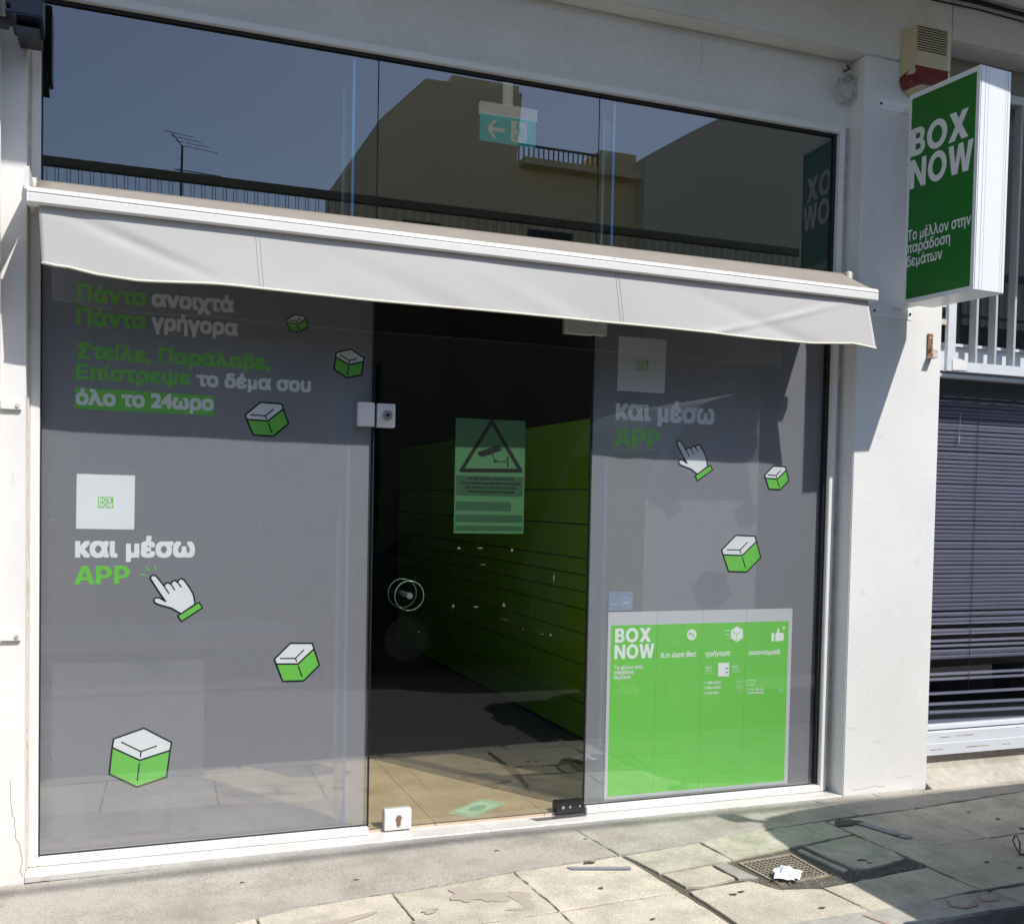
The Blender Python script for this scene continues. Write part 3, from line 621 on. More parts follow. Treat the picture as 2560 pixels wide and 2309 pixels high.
def card(par, quad, lg):
    o = MB(); o.sheet(quad, YF); q_ = o.build('white_card', PWHITE, par)
    o = MB(); o.sheet(lg, YL); o.build('logo_patch', PGREEN, q_)
    x0, x1 = min(p[0] for p in lg), max(p[0] for p in lg); z0, z1 = min(p[1] for p in lg), max(p[1] for p in lg); h = (z1-z0)
    lettering('BOX', q_, PWHITE, x0+.004, x0+(x1-x0)*.88, z0+h*.52, h*.42, YL-.0003, .0016, 'cap'); lettering('NOW', q_, PWHITE, x0+.004, x1-.002, z0+h*.06, h*.42, YL-.0003, .0016, 'cap')
card(pl_, [(0.1237, 1.4229), (0.3284, 1.4218), (0.3267, 1.2166), (0.1218, 1.2181)], [(0.1985, 1.3394), (0.2517, 1.3391), (0.252, 1.2967), (0.1975, 1.2972)])
card(pr_, [(2.3563, 2.0986), (2.5982, 2.0983), (2.5943, 1.8555), (2.354, 1.8557)], [(2.4442, 2.0007), (2.5083, 2.001), (2.5078, 1.9536), (2.4447, 1.9528)])

# ---------------------------------------------------------------- glass door
door = thing('glass_door', 'frameless dark green tinted glass door between the two film covered windows', 'door', (1.73, 0, -.02))
pane(1.249, 2.222, -.018, 2.155, GLASSD, GEDGE, door, 'door_pane')
b = MB(); b.box(1.2435, 1.2475, -.002, .010, -.028, 2.16); b.build('edge_seal', RUBBER, door); b = MB(); b.box(2.2235, 2.2285, -.002, .010, .03, 2.16); b.build('edge_seal', RUBBER, door)
b = MB(); b.box(1.3125, 1.4275, -.020, .028, -.024, .062); lp = b.build('lock_plate', PLATEW, door, bevel=.002)
b = MB(); b.tube([(1.373, -.0205, .027), (1.373, -.027, .027)], .011, 16); b.box(1.366, 1.380, -.0265, -.0203, -.006, .026); b.build('keyhole', RUST, lp)
b = MB(); b.box(1.2555, 1.330, -.020, .028, 1.644, 1.740); up = b.build('lock_plate', PLATEW, door, bevel=.002)
b = MB(); b.tube([(1.292, -.019, 1.692), (1.292, -.044, 1.692)], .021, 24); cyl = b.build('lock_cylinder', STEEL, up); b = MB(); b.tube([(1.292, -.0441, 1.692), (1.292, -.0455, 1.692)], .007, 12); b.build('keyhole', DARKSLOT, cyl)
b = MB(); b.box(2.087, 2.2235, -.020, .028, 2.088, 2.155); b.build('top_fitting', PLATEW, door, bevel=.002)
b = MB(); b.box(2.088, 2.222, -.022, .030, -.022, .030); hg = b.build('bottom_hinge', BLACKM, door, bevel=.002)
for x, r_ in ((2.120, .0075), (2.153, .006), (2.200, .005)):
    b = MB(); b.tube([(x, -.0221, .006), (x, -.0235, .006)], r_, 12); b.build('screw', STEEL, hg)
def disc(cx, y, cz, r, m, par, name, th=.008):
    b = MB(); n = 48
    b.add([(cx+r*math.cos(2*math.pi*i/n), y, cz+r*math.sin(2*math.pi*i/n)) for i in range(n)], [tuple(range(n))])
    b.k = 1; b.add([(cx+rr*math.cos(2*math.pi*i/n), yy, cz+rr*math.sin(2*math.pi*i/n)) for yy, rr in ((y-.0004, r-.0016), (y, r), (y+th, r), (y+th+.0004, r-.0016)) for i in range(n)], [(k*n+i, k*n+(i+1) % n, (k+1)*n+(i+1) % n, (k+1)*n+i) for k in range(3) for i in range(n)])
    return b.build(name, m, par, smooth=True)
HGL = glassmat('handle_glass', (.74, .85, .82), .11); HED = mat('handle_glass_edge', (.16, .25, .22), .15)
disc(1.392, -.058, .957, .062, [HGL, HED], door, 'handle_disc'); disc(1.392, .055, .957, .062, [HGL, HED], door, 'handle_disc')
b = MB(); b.tube([(1.392, .06, .957), (1.392, .0, .957), (1.392, -.050, .957)], .010, 20); b.tube([(1.392, -.050, .957), (1.392, -.066, .957)], .0125, 20); b.build('handle_stem', STEEL, door, smooth=False)
b = MB(); b.box(2.225, 2.282, -.020, .028, 2.088, 2.155); tag(b.build('corner_fitting', PLATEW, bevel=.002), 'white square corner fitting on the right window beside the door top', 'fitting')
b = MB(); b.box(1.177, 1.2435, -.020, .028, 1.646, 1.742); tag(b.build('strike_plate', PLATEW, bevel=.002), 'white square strike plate on the left window beside the door lock', 'strike plate')
b = MB(); b.add([(1.98, -.062, -.0295), (2.215, -.055, -.0295), (2.24, -.018, -.0295), (1.955, -.018, -.0295)], [(0, 1, 2, 3)]); tag(b.build('floor_plate', STEEL), 'thin metal plate lying on the sill under the black door hinge', 'plate')

def flecks(par, name, pts, m, y, seed):
    r_ = random.Random(seed)
    for (x, z, w_, h_) in pts:
        b = MB(); n_ = 9; P = [(x+w_*math.cos(6.283*k/n_)*r_.uniform(.4, 1.2), z+h_*math.sin(6.283*k/n_)*r_.uniform(.4, 1.2)) for k in range(n_)]; b.sheet(P, y); b.build(name, m, par)
RES = filmmat('dusty_residue', (.55, .58, .56), .80); RES2 = filmmat('faint_residue', (.5, .52, .50), .955)
r_ = random.Random(5)
flecks(pl_, 'glue_fleck', [(.055+r_.gauss(0, .018), r_.uniform(.30, .66), r_.uniform(.0012, .005), r_.uniform(.001, .004)) for _ in range(26)], RES, -.0006, 3)
flecks(pl_, 'glue_fleck', [(.072, 1.06, .010, .0025), (.075, 1.035, .008, .0015), (.045, 1.25, .006, .003), (.03, .10, .003, .008), (1.16, .20, .006, .006)], RES, -.0006, 4)
flecks(door, 'tape_remnant', [(1.62, 1.15, .010, .006), (1.86, 1.142, .007, .009), (1.715, 1.15, .016, .004), (1.60, .905, .008, .008), (1.83, .905, .008, .009), (1.70, .90, .015, .004), (2.06, 1.02, .003, .02), (2.05, .77, .006, .006), (2.01, .775, .004, .004), (1.73, 1.08, .012, .0015), (1.45, .80, .004, .003), (1.92, .80, .004, .003)], RES, -.0006, 6)
flecks(pr_, 'glue_fleck', [(2.70, 1.39, .004, .0025), (2.90, 1.43, .004, .003), (2.36, .98, .003, .003)], RES, -.0006, 9)
b = MB(); b.stroke([(1.175, 1.60), (1.13, 1.46), (1.112, 1.40)], .0013, -.0006); b.build('scratch', RES2, pl_)
b = MB(); b.stroke([(2.86, .085), (2.852, .04), (2.858, .01)], .003, .0130); b.stroke([(2.858, .01), (2.80, .0)], .003, .0130); b.build('tear', RES, po if False else pr_)
# CCTV notice behind the door glass
nz_ = thing('notice', 'mint camera warning notice with black triangle behind the door glass', 'notice', (1.7, .014, 1.3))
YN = .014
NQ = [(1.6009, 1.6997), (1.9176, 1.7096), (1.9272, 1.2131), (1.6103, 1.2124)]
x0 = NQ[0][0]; x1 = NQ[1][0]; z1 = NQ[0][1]; z0 = NQ[3][1]
b = MB(); b.box(x0, x1, YN, YN+.0006, z0, z1); b.build('sheet', NOTE, nz_)
def nb(u0, u1, v0, v1, m, name='text_panel', yy=YN-.0006):
    b = MB(); b.add([(x0+(x1-x0)*u0, yy, z1+(z0-z1)*v0), (x0+(x1-x0)*u1, yy, z1+(z0-z1)*v0), (x0+(x1-x0)*u1, yy, z1+(z0-z1)*v1), (x0+(x1-x0)*u0, yy, z1+(z0-z1)*v1)], [(0, 1, 2, 3)]); return b.build(name, m, nz_)
nb(.02, .98, .495, .67, NOTED); nb(.02, .81, .722, .80, NOTED); nb(.02, .98, .835, .90, NOTED); nb(.02, .98, .933, .975, NOTED)
TR = [(1.7613, 1.6926), (1.6294, 1.4796), (1.8983, 1.4857)]
b = MB(); b.stroke(TR+[TR[0]], .0165, YN-.0008); b.build('warning_triangle', NOTEB, nz_)
b = MB(); b.sheet([(1.7007, 1.559), (1.7958, 1.5928), (1.8089, 1.5696), (1.7215, 1.5385), (1.7034, 1.5473)], YN-.0008); b.stroke([(1.7641, 1.5562), (1.781, 1.5229), (1.8317, 1.5225)], .0028, YN-.001); b.stroke([(1.8378, 1.5445), (1.8387, 1.5)], .0055, YN-.0011); b.stroke([(1.7774, 1.5228), (1.7853, 1.5227)], .009, YN-.0012); b.build('camera_symbol', NOTEB, nz_)
for i, (s_, c) in enumerate((('ΣΤΟΝ ΧΩΡΟ ΛΕΙΤΟΥΡΓΕΙ', [(1.6577, 1.4409), (1.8691, 1.4457)]), ('ΣΥΣΤΗΜΑ ΒΙΝΤΕΟΕΠΙΤΗΡΗΣΗΣ', [(1.6316, 1.4218), (1.8977, 1.4269)]), ('ΜΕ ΣΚΟΠΟ ΤΗΝ ΠΡΟΣΤΑΣΙΑ', [(1.646, 1.4037), (1.8824, 1.4081)]), ('ΠΡΟΣΩΠΩΝ ΚΑΙ ΑΓΑΘΩΝ', [(1.657, 1.3855), (1.871, 1.3894)]))):
    lettering(s_, nz_, NOTEB, c[0][0], c[1][0], c[0][1], .0096, YN-.0009, .0008, 'cap')
# poster
po = thing('poster', 'big green BOX NOW poster with white border on the right window', 'poster', (2.95, .0145, .5))
PO = [(2.3353, 0.8685)] + [(3.3207, 0.8576), (3.3254, 0.0037)] + [(2.3367, 0.0146)]
PX0, PX1, PZ0, PZ1 = (PO[0][0]+PO[3][0])/2, (PO[1][0]+PO[2][0])/2, (PO[3][1]+PO[2][1])/2, (PO[0][1]+PO[1][1])/2
GQ = [(2.351, 0.8086), (2.3523, 0.0331)] + [(3.301, 0.7964), (3.3064, 0.017)]
gx0, gx1, gz0, gz1 = (GQ[0][0]+GQ[1][0])/2, (GQ[2][0]+GQ[3][0])/2, (GQ[1][1]+GQ[3][1])/2, (GQ[0][1]+GQ[2][1])/2
b = MB()
for a_ in ((PX0, gx0, PZ0, PZ1), (gx1, PX1, PZ0, PZ1), (gx0, gx1, gz1, PZ1), (gx0, gx1, PZ0, gz0)): b.sheet([(a_[0], a_[2]), (a_[1], a_[2]), (a_[1], a_[3]), (a_[0], a_[3])], .0138)
b.build('white_border', POSTW, po)
b = MB(); b.sheet([(gx0, gz0), (gx1, gz0), (gx1, gz1), (gx0, gz1)], .0138); b.build('green_field', POSTG, po)
YP = .0132
def PL(s, c, h, bold, mode='x', m=PWHITE): return lettering(s, po, m, c[0][0], c[1][0], (c[0][1]+c[1][1])/2, h, YP, bold*h, mode)
PL('BOX', [(2.3721, 0.7246), (2.5556, 0.7238)], .0645, .075, 'cap'); PL('NOW', [(2.3711, 0.651), (2.5736, 0.6485)], .0650, .075, 'cap')
PL('Το μέλλον στην', [(2.3728, 0.6037), (2.5188, 0.6008)], .0118, .04); PL('παράδοση', [(2.3709, 0.5818), (2.4728, 0.579)], .0118, .04); PL('δεμάτων', [(2.3705, 0.5602), (2.4567, 0.5575)], .0118, .04)
PL('ό,τι ώρα θες', [(2.6075, 0.6505), (2.7951, 0.6458)], .0158, .06); PL('γρήγορα', [(2.8449, 0.6483), (2.9791, 0.6456)], .0158, .06); PL('οικονομικά', [(3.0826, 0.6459), (3.2582, 0.6424)], .0158, .06)
def circ(c, r, n=28): return [(c[0]+r*math.cos(2*math.pi*i/n), c[1]+r*math.sin(2*math.pi*i/n)) for i in range(n)]
c_ = [(2.7681, 0.7504)][0]; b = MB(); b.sheet(circ(c_, .0255), YP); ci = b.build('round_badge', PWHITE, po)
lettering('24', ci, POSTG, c_[0]-.018, c_[0]+.002, c_[1]-.001, .013, YP-.0004, .0008, 'cap'); lettering('7', ci, POSTG, c_[0]+.006, c_[0]+.016, c_[1]-.014, .013, YP-.0004, .0008, 'cap'); b = MB(); b.stroke([(c_[0]-.001, c_[1]-.017), (c_[0]+.010, c_[1]+.014)], .0022, YP-.0004); b.build('slash', POSTG, ci)
b = MB(); b.sheet([(3.0117, 0.7838), (3.0451, 0.7651), (3.0464, 0.7264), (3.0136, 0.7094), (2.9803, 0.7273), (2.9791, 0.7649)], YP); cb = b.build('parcel_icon', PWHITE, po)
b = MB(); b.stroke([(2.9869, 0.76), (3.0124, 0.7457), (3.0371, 0.7587)], .0028, YP-.0004); b.stroke([(3.0124, 0.7457), (3.0133, 0.717)], .0028, YP-.0004); b.build('icon_lines', POSTG, cb)
b = MB()
for c in ([(2.9412, 0.7644), (2.9737, 0.7641)], [(2.9493, 0.7469), (2.9742, 0.7467)], [(2.9628, 0.7297), (2.9748, 0.7293)]): b.stroke(c, .0022, YP)
b.build('speed_lines', PWHITE, cb)
b = MB(); b.sheet([(3.2067, 0.7467), (3.223, 0.7463), (3.2233, 0.7061), (3.2069, 0.7066)], YP); b.sheet([(3.2278, 0.7366), (3.2386, 0.753), (3.2397, 0.7673), (3.247, 0.7686), (3.2507, 0.7599), (3.2478, 0.7466), (3.2745, 0.7449), (3.276, 0.7343), (3.277, 0.7209), (3.274, 0.709), (3.2458, 0.706), (3.2288, 0.7079)], YP-.0001); tu = b.build('thumb_icon', PWHITE, po)
c_ = [(3.2741, 0.7698)][0]; b = MB(); b.sheet(circ(c_, .0075, 16), YP); eu = b.build('euro_badge', PWHITE, po); lettering('€', eu, POSTG, c_[0]-.0035, c_[0]+.0035, c_[1]-.004, .008, YP-.0004, .0003, 'cap')
c = [(2.9152, 0.6132), (2.9747, 0.6119), (2.9757, 0.5479), (2.9161, 0.5495)]; b = MB(); b.sheet(c, YP); dv = b.build('locker_picture', PWHITE, po)
b = MB(); b.sheet([(2.9554, 0.5901), (2.97, 0.5895), (2.9702, 0.583), (2.9556, 0.5835)], YP-.0004); b.build('red_button', REDPAINT, dv); b = MB(); b.sheet([(2.956, 0.5704), (2.9707, 0.5698), (2.9709, 0.5637), (2.9562, 0.5643)], YP-.0004); b.build('grey_button', GREYT, dv)
PL('Ποιο!', [(2.8468, 0.5887), (2.8783, 0.5879)], .0070, .05); PL('Πώς!', [(2.9919, 0.5868), (3.0219, 0.5862)], .0070, .05)
b = MB()
for ln in ([(2.847, 0.5821), (2.8855, 0.5811)], [(2.8472, 0.5761), (2.8803, 0.5752)], [(2.8474, 0.5686), (2.8967, 0.5671)], [(2.9932, 0.5807), (3.0249, 0.5799)], [(2.9934, 0.5741), (3.0454, 0.573)], [(2.9936, 0.567), (3.0346, 0.5658)], [(3.2481, 0.4768), (3.2833, 0.4757)], [(3.254, 0.4683), (3.2835, 0.4675)], [(3.2628, 0.4598), (3.2838, 0.4593)]): b.stroke(ln, .0012, YP)
b.build('small_print_lines', PWHITE, po)['kind'] = 'stuff'
PL('1. λάβε μήνυμα', [(2.8447, 0.5179), (2.9328, 0.5159)], .0078, .05); PL('2. βάλε κωδικό', [(2.8443, 0.4941), (2.9325, 0.4915)], .0078, .05); PL('3. πάρε δέμα', [(2.8451, 0.4694), (2.9203, 0.4672)], .0078, .05)
PL('T: 211 100 3301', [(3.0806, 0.4739), (3.1729, 0.4716)], .0092, .04, 'cap'); PL('www.boxnow.gr', [(3.0799, 0.4602), (3.1734, 0.4577)], .0070, .05)
b = MB(); c = [(3.08, 0.5252), (3.1165, 0.5241), (3.1173, 0.5008), (3.1073, 0.5007), (3.1042, 0.4952), (3.099, 0.5006), (3.0808, 0.5014)]; b.stroke(c+[c[0]], .0018, YP); b.stroke([(3.0989, 0.5211), (3.0994, 0.5068)], .0018, YP); b.build('speech_bubble_icon', PWHITE, po)
for y_ in (827, 876, 924):
    pass
b = MB(); b.sheet([(3.0239, 0.5242), (3.0431, 0.5239), (3.043, 0.5111), (3.0243, 0.5115)], YP); b.sheet([(3.0209, 0.5008), (3.0478, 0.5001), (3.0482, 0.4873), (3.0213, 0.488)], YP); b.sheet([(3.0232, 0.478), (3.0441, 0.4789), (3.0446, 0.4619), (3.0237, 0.4647)], YP); b.build('step_icons', filmmat('print_pale_green', (.36, .62, .30), .1), po)
# faint folds of the poster: thin creases
for c in ([(2.587, 0.8632), (2.5883, 0.3651)], [(2.8246, 0.861), (2.8268, 0.3518)], [(3.0635, 0.8589), (3.0685, 0.3383)]):
    b = MB(); b.stroke([(c[0][0], PZ1), (c[0][0]-.002, PZ0)], .0012, YP+.0002); b.build('fold_line', filmmat('fold_shade', (.15, .42, .10), .35), po)
b = MB(); b.box(2.335, 2.458, .0142, .0146, .868, .955)
stk = thing('sticker', 'small pale blue sticker just above the top left corner of the green poster', 'sticker', (2.39, .014, .9)); b.build('sticker_sheet', BLUEST, stk)
b = MB(); b.stroke(circ((2.425, .905), .024, 20)+[(2.449, .905)], .003, .0139); b.sheet([(2.410, .898), (2.440, .898), (2.440, .912), (2.410, .912)], .0138); b.sheet([(2.345, .895), (2.385, .895), (2.385, .902), (2.345, .902)], .0138); b.build('round_mark', filmmat('paler_blue_print', (.45, .52, .62), .1), stk)

# ---------------------------------------------------------------- inside the shop
b = MB(); b.box(-.34, 2.76, 1.19, 2.86, -.0175, -.008); tag(b.build('floor_mat', MATC), 'wide charcoal entrance mat on the beige floor tiles inside the door', 'mat')
b = MB(); P = [(1.629, .119), (1.841, .278), (1.933, .188), (1.713, .027)]; b.add([(x, y, -.0165) for x, y in P], [(0, 1, 2, 3)]); lf = b.build('leaflet', BILL); tag(lf, 'mint green ornate leaflet lying on the floor tiles behind the door', 'leaflet')
def bl(u, v, dz=0): a = Vector(P[0]).lerp(Vector(P[1]), u); c = Vector(P[3]).lerp(Vector(P[2]), u); w_ = a.lerp(c, v); return (w_.x, w_.y, -.0160+dz)
b = MB()
for (u0, u1, v0, v1) in ((.06, .94, .06, .10), (.06, .94, .90, .94), (.06, .10, .1, .9), (.90, .94, .1, .9)): b.add([bl(u0, v0), bl(u1, v0), bl(u1, v1), bl(u0, v1)], [(0, 1, 2, 3)])
b.add([bl(.5+.2*math.cos(t*math.pi/10), .5+.24*math.sin(t*math.pi/10)) for t in range(20)], [tuple(range(20))])
for k in range(40):
    u, v = random.uniform(.12, .88), random.uniform(.14, .86)
    if abs(u-.5) > .24 or abs(v-.5) > .28: b.add([bl(u, v), bl(u+.03, v+.01), bl(u+.03, v+.03), bl(u, v+.02)], [(0, 1, 2, 3)])
b.build('ornament', BILL2, lf)
b = MB(); b.box(2.02, 2.045, .66, .70, -.0175, -.015); tag(b.build('paper_scrap', BILL), 'tiny pale paper scrap on the floor tiles behind the leaflet', 'paper scrap')
def locker(y0, y1, label):
    t = thing('parcel_locker', label, 'locker', (2.79, (y0+y1)/2, -.02), 'green parcel lockers along the right wall')
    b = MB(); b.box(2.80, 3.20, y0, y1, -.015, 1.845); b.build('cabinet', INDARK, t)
    Z = [0.0, .20, .42, .60, .74, .838, .936, 1.03, 1.226, 1.428, 1.832]
    for a, c in zip(Z, Z[1:]):
        b = MB(); b.box(2.775, 2.80, y0+.004, y1-.004, a+.004, c-.004); b.build('locker_door', LOCK, t)
ys = [.44, 1.003, 1.451, 2.018, 2.582, 3.14, 3.713, 4.291, 4.85, 5.41]
nm = ['nearest the street behind the right window film', 'seen first inside the right edge of the door', 'second seen from the right edge of the door', 'third seen from the right edge of the door', 'fourth seen from the right edge of the door', 'fifth seen from the right edge of the door', 'sixth seen from the right edge of the door', 'seventh seen from the right, in the dark', 'eighth and last seen, deep in the dark']
for a, c, s_ in zip(ys, ys[1:], nm): locker(a, c, 'green parcel locker column, ' + s_)
def board(x0, x1, y, z0, z1, label, bm_=None):
    t = thing('display_board', label, 'board', ((x0+x1)/2, y, z0), 'pale boards standing behind the window film'); b = MB(); b.box(x0, x1, y, y+.02, z0, z1); b.build('panel', bm_ or BOARD, t)
    for xx in (x0+.05, x1-.13):
        b = MB(); b.prism([(y-.04, -.0165), (y+.20, -.0165), (y+.20, .06), (y+.021, .16), (y-.0005, .16)], xx, xx+.08, 'x'); b.build('foot', bm_ or BOARD, t)
board(2.578, 3.196, .145, .0, 2.30, 'tall pale board standing behind the film of the right window')
board(.035, .603, .19, .0, .683, 'low pale board standing behind the film at the left window bottom', BOARDG)
ex = thing('exit_sign', 'green exit sign with white arrow and running man hanging behind the top glass', 'exit sign', (2.1, .8, 3.45))
b = MB(); b.box(1.947, 2.252, .785, .815, 3.283, 3.338); b.build('housing', EXW, ex); b = MB(); b.box(1.950, 2.249, .797, .803, 3.150, 3.283); b.build('sign_plate', EXG, ex)
b = MB(); b.box(2.075, 2.115, .78, .82, 3.338, 3.52); b.build('hanger', EXW, ex)
ax, az = 2.03, 3.213
b = MB(); b.add([(ax-.045, .7965, az), (ax-.008, .7965, az+.045), (ax+.008, .7965, az+.045), (ax-.018, .7965, az+.010), (ax+.052, .7965, az+.010), (ax+.052, .7965, az-.010), (ax-.018, .7965, az-.010), (ax+.008, .7965, az-.045), (ax-.008, .7965, az-.045)], [(0, 1, 3), (1, 2, 3), (3, 4, 5, 6), (0, 3, 6), (0, 6, 8), (6, 7, 8)]); b.build('arrow', EXW, ex)
b = MB(); b.add([(2.115, .7965, 3.165), (2.20, .7965, 3.165), (2.20, .7965, 3.268), (2.115, .7965, 3.268)], [(0, 1, 2, 3)]); dd = b.build('door_symbol', EXW, ex)
b = MB(); b.sheet(circ((2.148, 3.252), .009, 12), .7955); b.stroke([(2.152, 3.238), (2.160, 3.212)], .016, .7955); b.stroke([(2.128, 3.222), (2.145, 3.236), (2.172, 3.226), (2.182, 3.208)], .006, .7950); b.stroke([(2.162, 3.212), (2.140, 3.196), (2.138, 3.172)], .008, .7948); b.stroke([(2.160, 3.210), (2.176, 3.190), (2.186, 3.170)], .008, .7945); b.build('running_man', EXG, dd)

# ================================================================ AWNING
aw = thing('awning', 'retracted beige canvas awning with hanging valance over the shop window', 'awning', (1.72, -.2, 2.35))
VB = [(0.0164, 2.1296), (0.0241, 2.1167), (0.1147, 2.1124), (0.182, 2.0979), (0.3311, 2.0875), (0.4486, 2.0928), (0.569, 2.0988), (0.6425, 2.0993), (1.1056, 2.0899)] + [(1.2987, 2.0895), (1.7266, 2.09), (2.1091, 2.0872), (2.4623, 2.0829)] + [(2.6484, 2.0784), (2.7999, 2.0738), (2.9899, 2.0731), (3.1139, 2.0724), (3.2966, 2.0832)] + [(3.3273, 2.0868), (3.3817, 2.0818), (3.4623, 2.0733)]
VB = sorted(VB)
def vb(x):
    if x <= VB[0][0]: return VB[0][1]
    for (a, c), (d, e) in zip(VB, VB[1:]):
        if a <= x <= d: return c+(e-c)*(x-a)/max(1e-6, d-a)
    return VB[-1][1]
NX, NZ = 240, 26
def fold(x, t):  # t 0 top .. 1 bottom: gentle cloth waves growing downward
    def dg(x0, z0, k, w, a):   # diagonal drag fold
        d = (x-x0) - (t-z0)*k; return a*math.exp(-(d/w)**2)
    f = .010*t*math.sin(3.1*x+.6+t*.8)+.006*t*math.sin(6.7*x+1.9-1.2*t)+.0025*t*math.sin(15*x+2*t)
    f += (dg(.05, .0, .62, .07, .013) if t > .02 else 0)*min(1, t*2.5)*(1-.5*t) - dg(.22, .1, .5, .05, .006)*t + dg(1.0, .2, .55, .12, .008)*t - dg(1.6, .3, .5, .1, .007)*t + dg(2.45, .1, .7, .10, .009)*t - dg(3.30, .1, -.75, .045, .010)*min(1, t*2) + dg(3.18, .1, -.55, .05, .008)*t
    return f
XL0, XR0, XL1, XR1 = .012, 3.418, .022, 3.462
vs = []; fs = []
for j in range(NZ+1):
    t = j/NZ
    for i in range(NX+1):
        s_ = i/NX; x = (XL0+(XR0-XL0)*s_)*(1-t)+(XL1+(XR1-XL1)*s_)*t
        zt = 2.312-(.027)*s_; z = zt+(vb(x)-zt)*t
        vs.append((x, -.338-.006*t+fold(x, t)*.5-.004, z))
for j in range(NZ):
    for i in range(NX): a = j*(NX+1)+i; fs.append((a, a+1, a+NX+2, a+NX+1))
b = MB(); b.add(vs, fs); val = b.build('valance', FAB, aw, smooth=True)
sm = val.modifiers.new('thickness', 'SOLIDIFY'); sm.thickness = .0015
bot = vs[-(NX+1):]
b = MB(); b.tube([(p[0], p[1]-.001, p[2]) for p in bot[::3]+[bot[-1]]], .0045, 6); b.build('trim', TRIM, val, smooth=True)
for xs_ in (.72, 2.172):
    for dx in (0, .014):
        i = int((xs_+dx)/3.44*NX); b = MB(); b.tube([(vs[j*(NX+1)+i][0], vs[j*(NX+1)+i][1]-.0004, vs[j*(NX+1)+i][2]) for j in range(NZ+1)], .0012, 4); b.build('seam', SEAM, val)
# front bar with a rounded two-step profile
def barprof(s_):
    zt = 2.365-.027*s_; return [(-.310, zt-.004), (-.350, zt), (-.361, zt-.006), (-.364, zt-.017), (-.361, zt-.0215), (-.3635, zt-.024), (-.3635, zt-.050), (-.360, zt-.0555), (-.310, zt-.055)]
vs = []; fs = []; n = 9
for i in range(2):
    x = (-.013, 3.447)[i]
    vs += [(x, p[0], p[1]) for p in barprof(i)]
b = MB(); b.add(vs, [tuple(range(n)), tuple(range(2*n-1, n-1, -1))]+[(k, k+n, (k+1) % n+n, (k+1) % n) for k in range(n)]); bar = b.build('front_bar', ALU, aw)
b = MB(); b.prism([(p[0]*1.0, p[1]) for p in barprof(1)], 3.4475, 3.458, 'x'); b.build('end_cap', SIGNW, bar); b = MB(); b.prism(barprof(0), -.022, -.0135, 'x'); b.build('end_cap', SIGNW, bar)
# sloping canvas
vs = []; fs = []
for j in range(7):
    t = j/6
    for i in range(61):
        s_ = i/60; x = (.002+(3.445-.002)*s_); sag = -.006*math.sin(t*math.pi)*(1+.5*math.sin(x*5))
        vs.append((x-(.0 if s_ < .97 else .012*t*0), -.125-.215*t, 2.452-.007*s_*0+(-.09-.022*s_)*t+sag+.012*math.cos(t*math.pi/2)*0))
for j in range(6):
    for i in range(60): a = j*61+i; fs.append((a, a+1, a+62, a+61))
b = MB(); b.add(vs, fs); sc_ = b.build('canopy', FABTOP, aw, smooth=True); sm = sc_.modifiers.new('thickness', 'SOLIDIFY'); sm.thickness = .0015
for xs_ in (.70, 2.16):
    b = MB(); b.tube([(xs_+.04*t, -.125-.215*t, 2.4535-.108*t-.006*math.sin(t*math.pi)) for t in (0, .25, .5, .75, 1)], .0014, 4); b.build('seam', FAB, sc_)
b = MB(); b.tube([(-.01, -.085, 2.425), (3.46, -.085, 2.425)], .034, 16); b.build('roller', FABTOP, aw, smooth=True)
for x in (-.024, 3.468):
    b = MB(); b.box(x-.008, x+.008, -.34 if x < 0 else -.16, -.02, 2.36, 2.435); b.tube([(x-.016, -.12, 2.43), (x+.016, -.12, 2.43)], .028, 12); b.build('end_bracket', ALU, aw)
for xa in (.35, 3.1):
    b = MB(); b.tube([(xa, -.08, 2.36), (xa+(.5 if xa < 1 else -.5), -.2, 2.35), (xa, -.32, 2.33)], .015, 8); b.build('folding_arm', ALU, aw)
b = MB(); b.box(3.445, 3.48, -.165, -.13, 2.40, 2.455); b.build('end_mount', ALU, aw, bevel=.004)

# ================================================================ PROJECTING SIGN
sg = thing('projecting_sign', 'tall green BOX NOW light box sign in a white frame on the right pillar', 'sign', (3.8, -.4, 2.33))
A0 = Vector((3.716, -.232)); A1 = Vector((3.749, -.625)); B0 = Vector((3.898, -.22)); B1 = Vector((3.931, -.613)); ZB, ZT = 2.312, 3.278
b = MB(); b.prism([tuple(A0), tuple(A1), tuple(B1), tuple(B0)], ZB, ZT, 'z'); b.build('sign_body', SIGNW, sg, bevel=.003)
du = (A1-A0).normalized(); nn = Vector((du.y, -du.x))
if nn.x > 0: nn = -nn
LF = (A1-A0).length
def SP(u, v, off=0):   # u distance along the face from its wall side, v height
    p = A0+du*u+nn*(.0008+off); return (p.x, p.y, v)
def strip(u0, u1, v0, v1, off, m, name, par=sg):
    b = MB(); b.add([SP(u0, v0, off), SP(u1, v0, off), SP(u1, v1, off), SP(u0, v1, off), SP(u0, v0, -.0005), SP(u1, v0, -.0005), SP(u1, v1, -.0005), SP(u0, v1, -.0005)], [(0, 1, 2, 3), (0, 1, 5, 4), (1, 2, 6, 5), (2, 3, 7, 6), (3, 0, 4, 7)]); return b.build(name, m, par)
fw = .019
strip(0.001, LF-.001, ZT-fw-.004, ZT-.001, .004, SIGNW, 'face_frame'); strip(0.001, LF-.001, ZB+.001, ZB+fw, .004, SIGNW, 'face_frame'); strip(0.001, fw-.006, ZB+fw, ZT-fw-.004, .004, SIGNW, 'face_frame'); strip(LF-fw, LF-.001, ZB+fw, ZT-fw-.004, .004, SIGNW, 'face_frame')
gf = strip(fw-.006, LF-fw, ZB+fw, ZT-fw-.004, .001, SGREEN, 'green_face')
def U0(y): return (-y-.232)/abs(du.y)
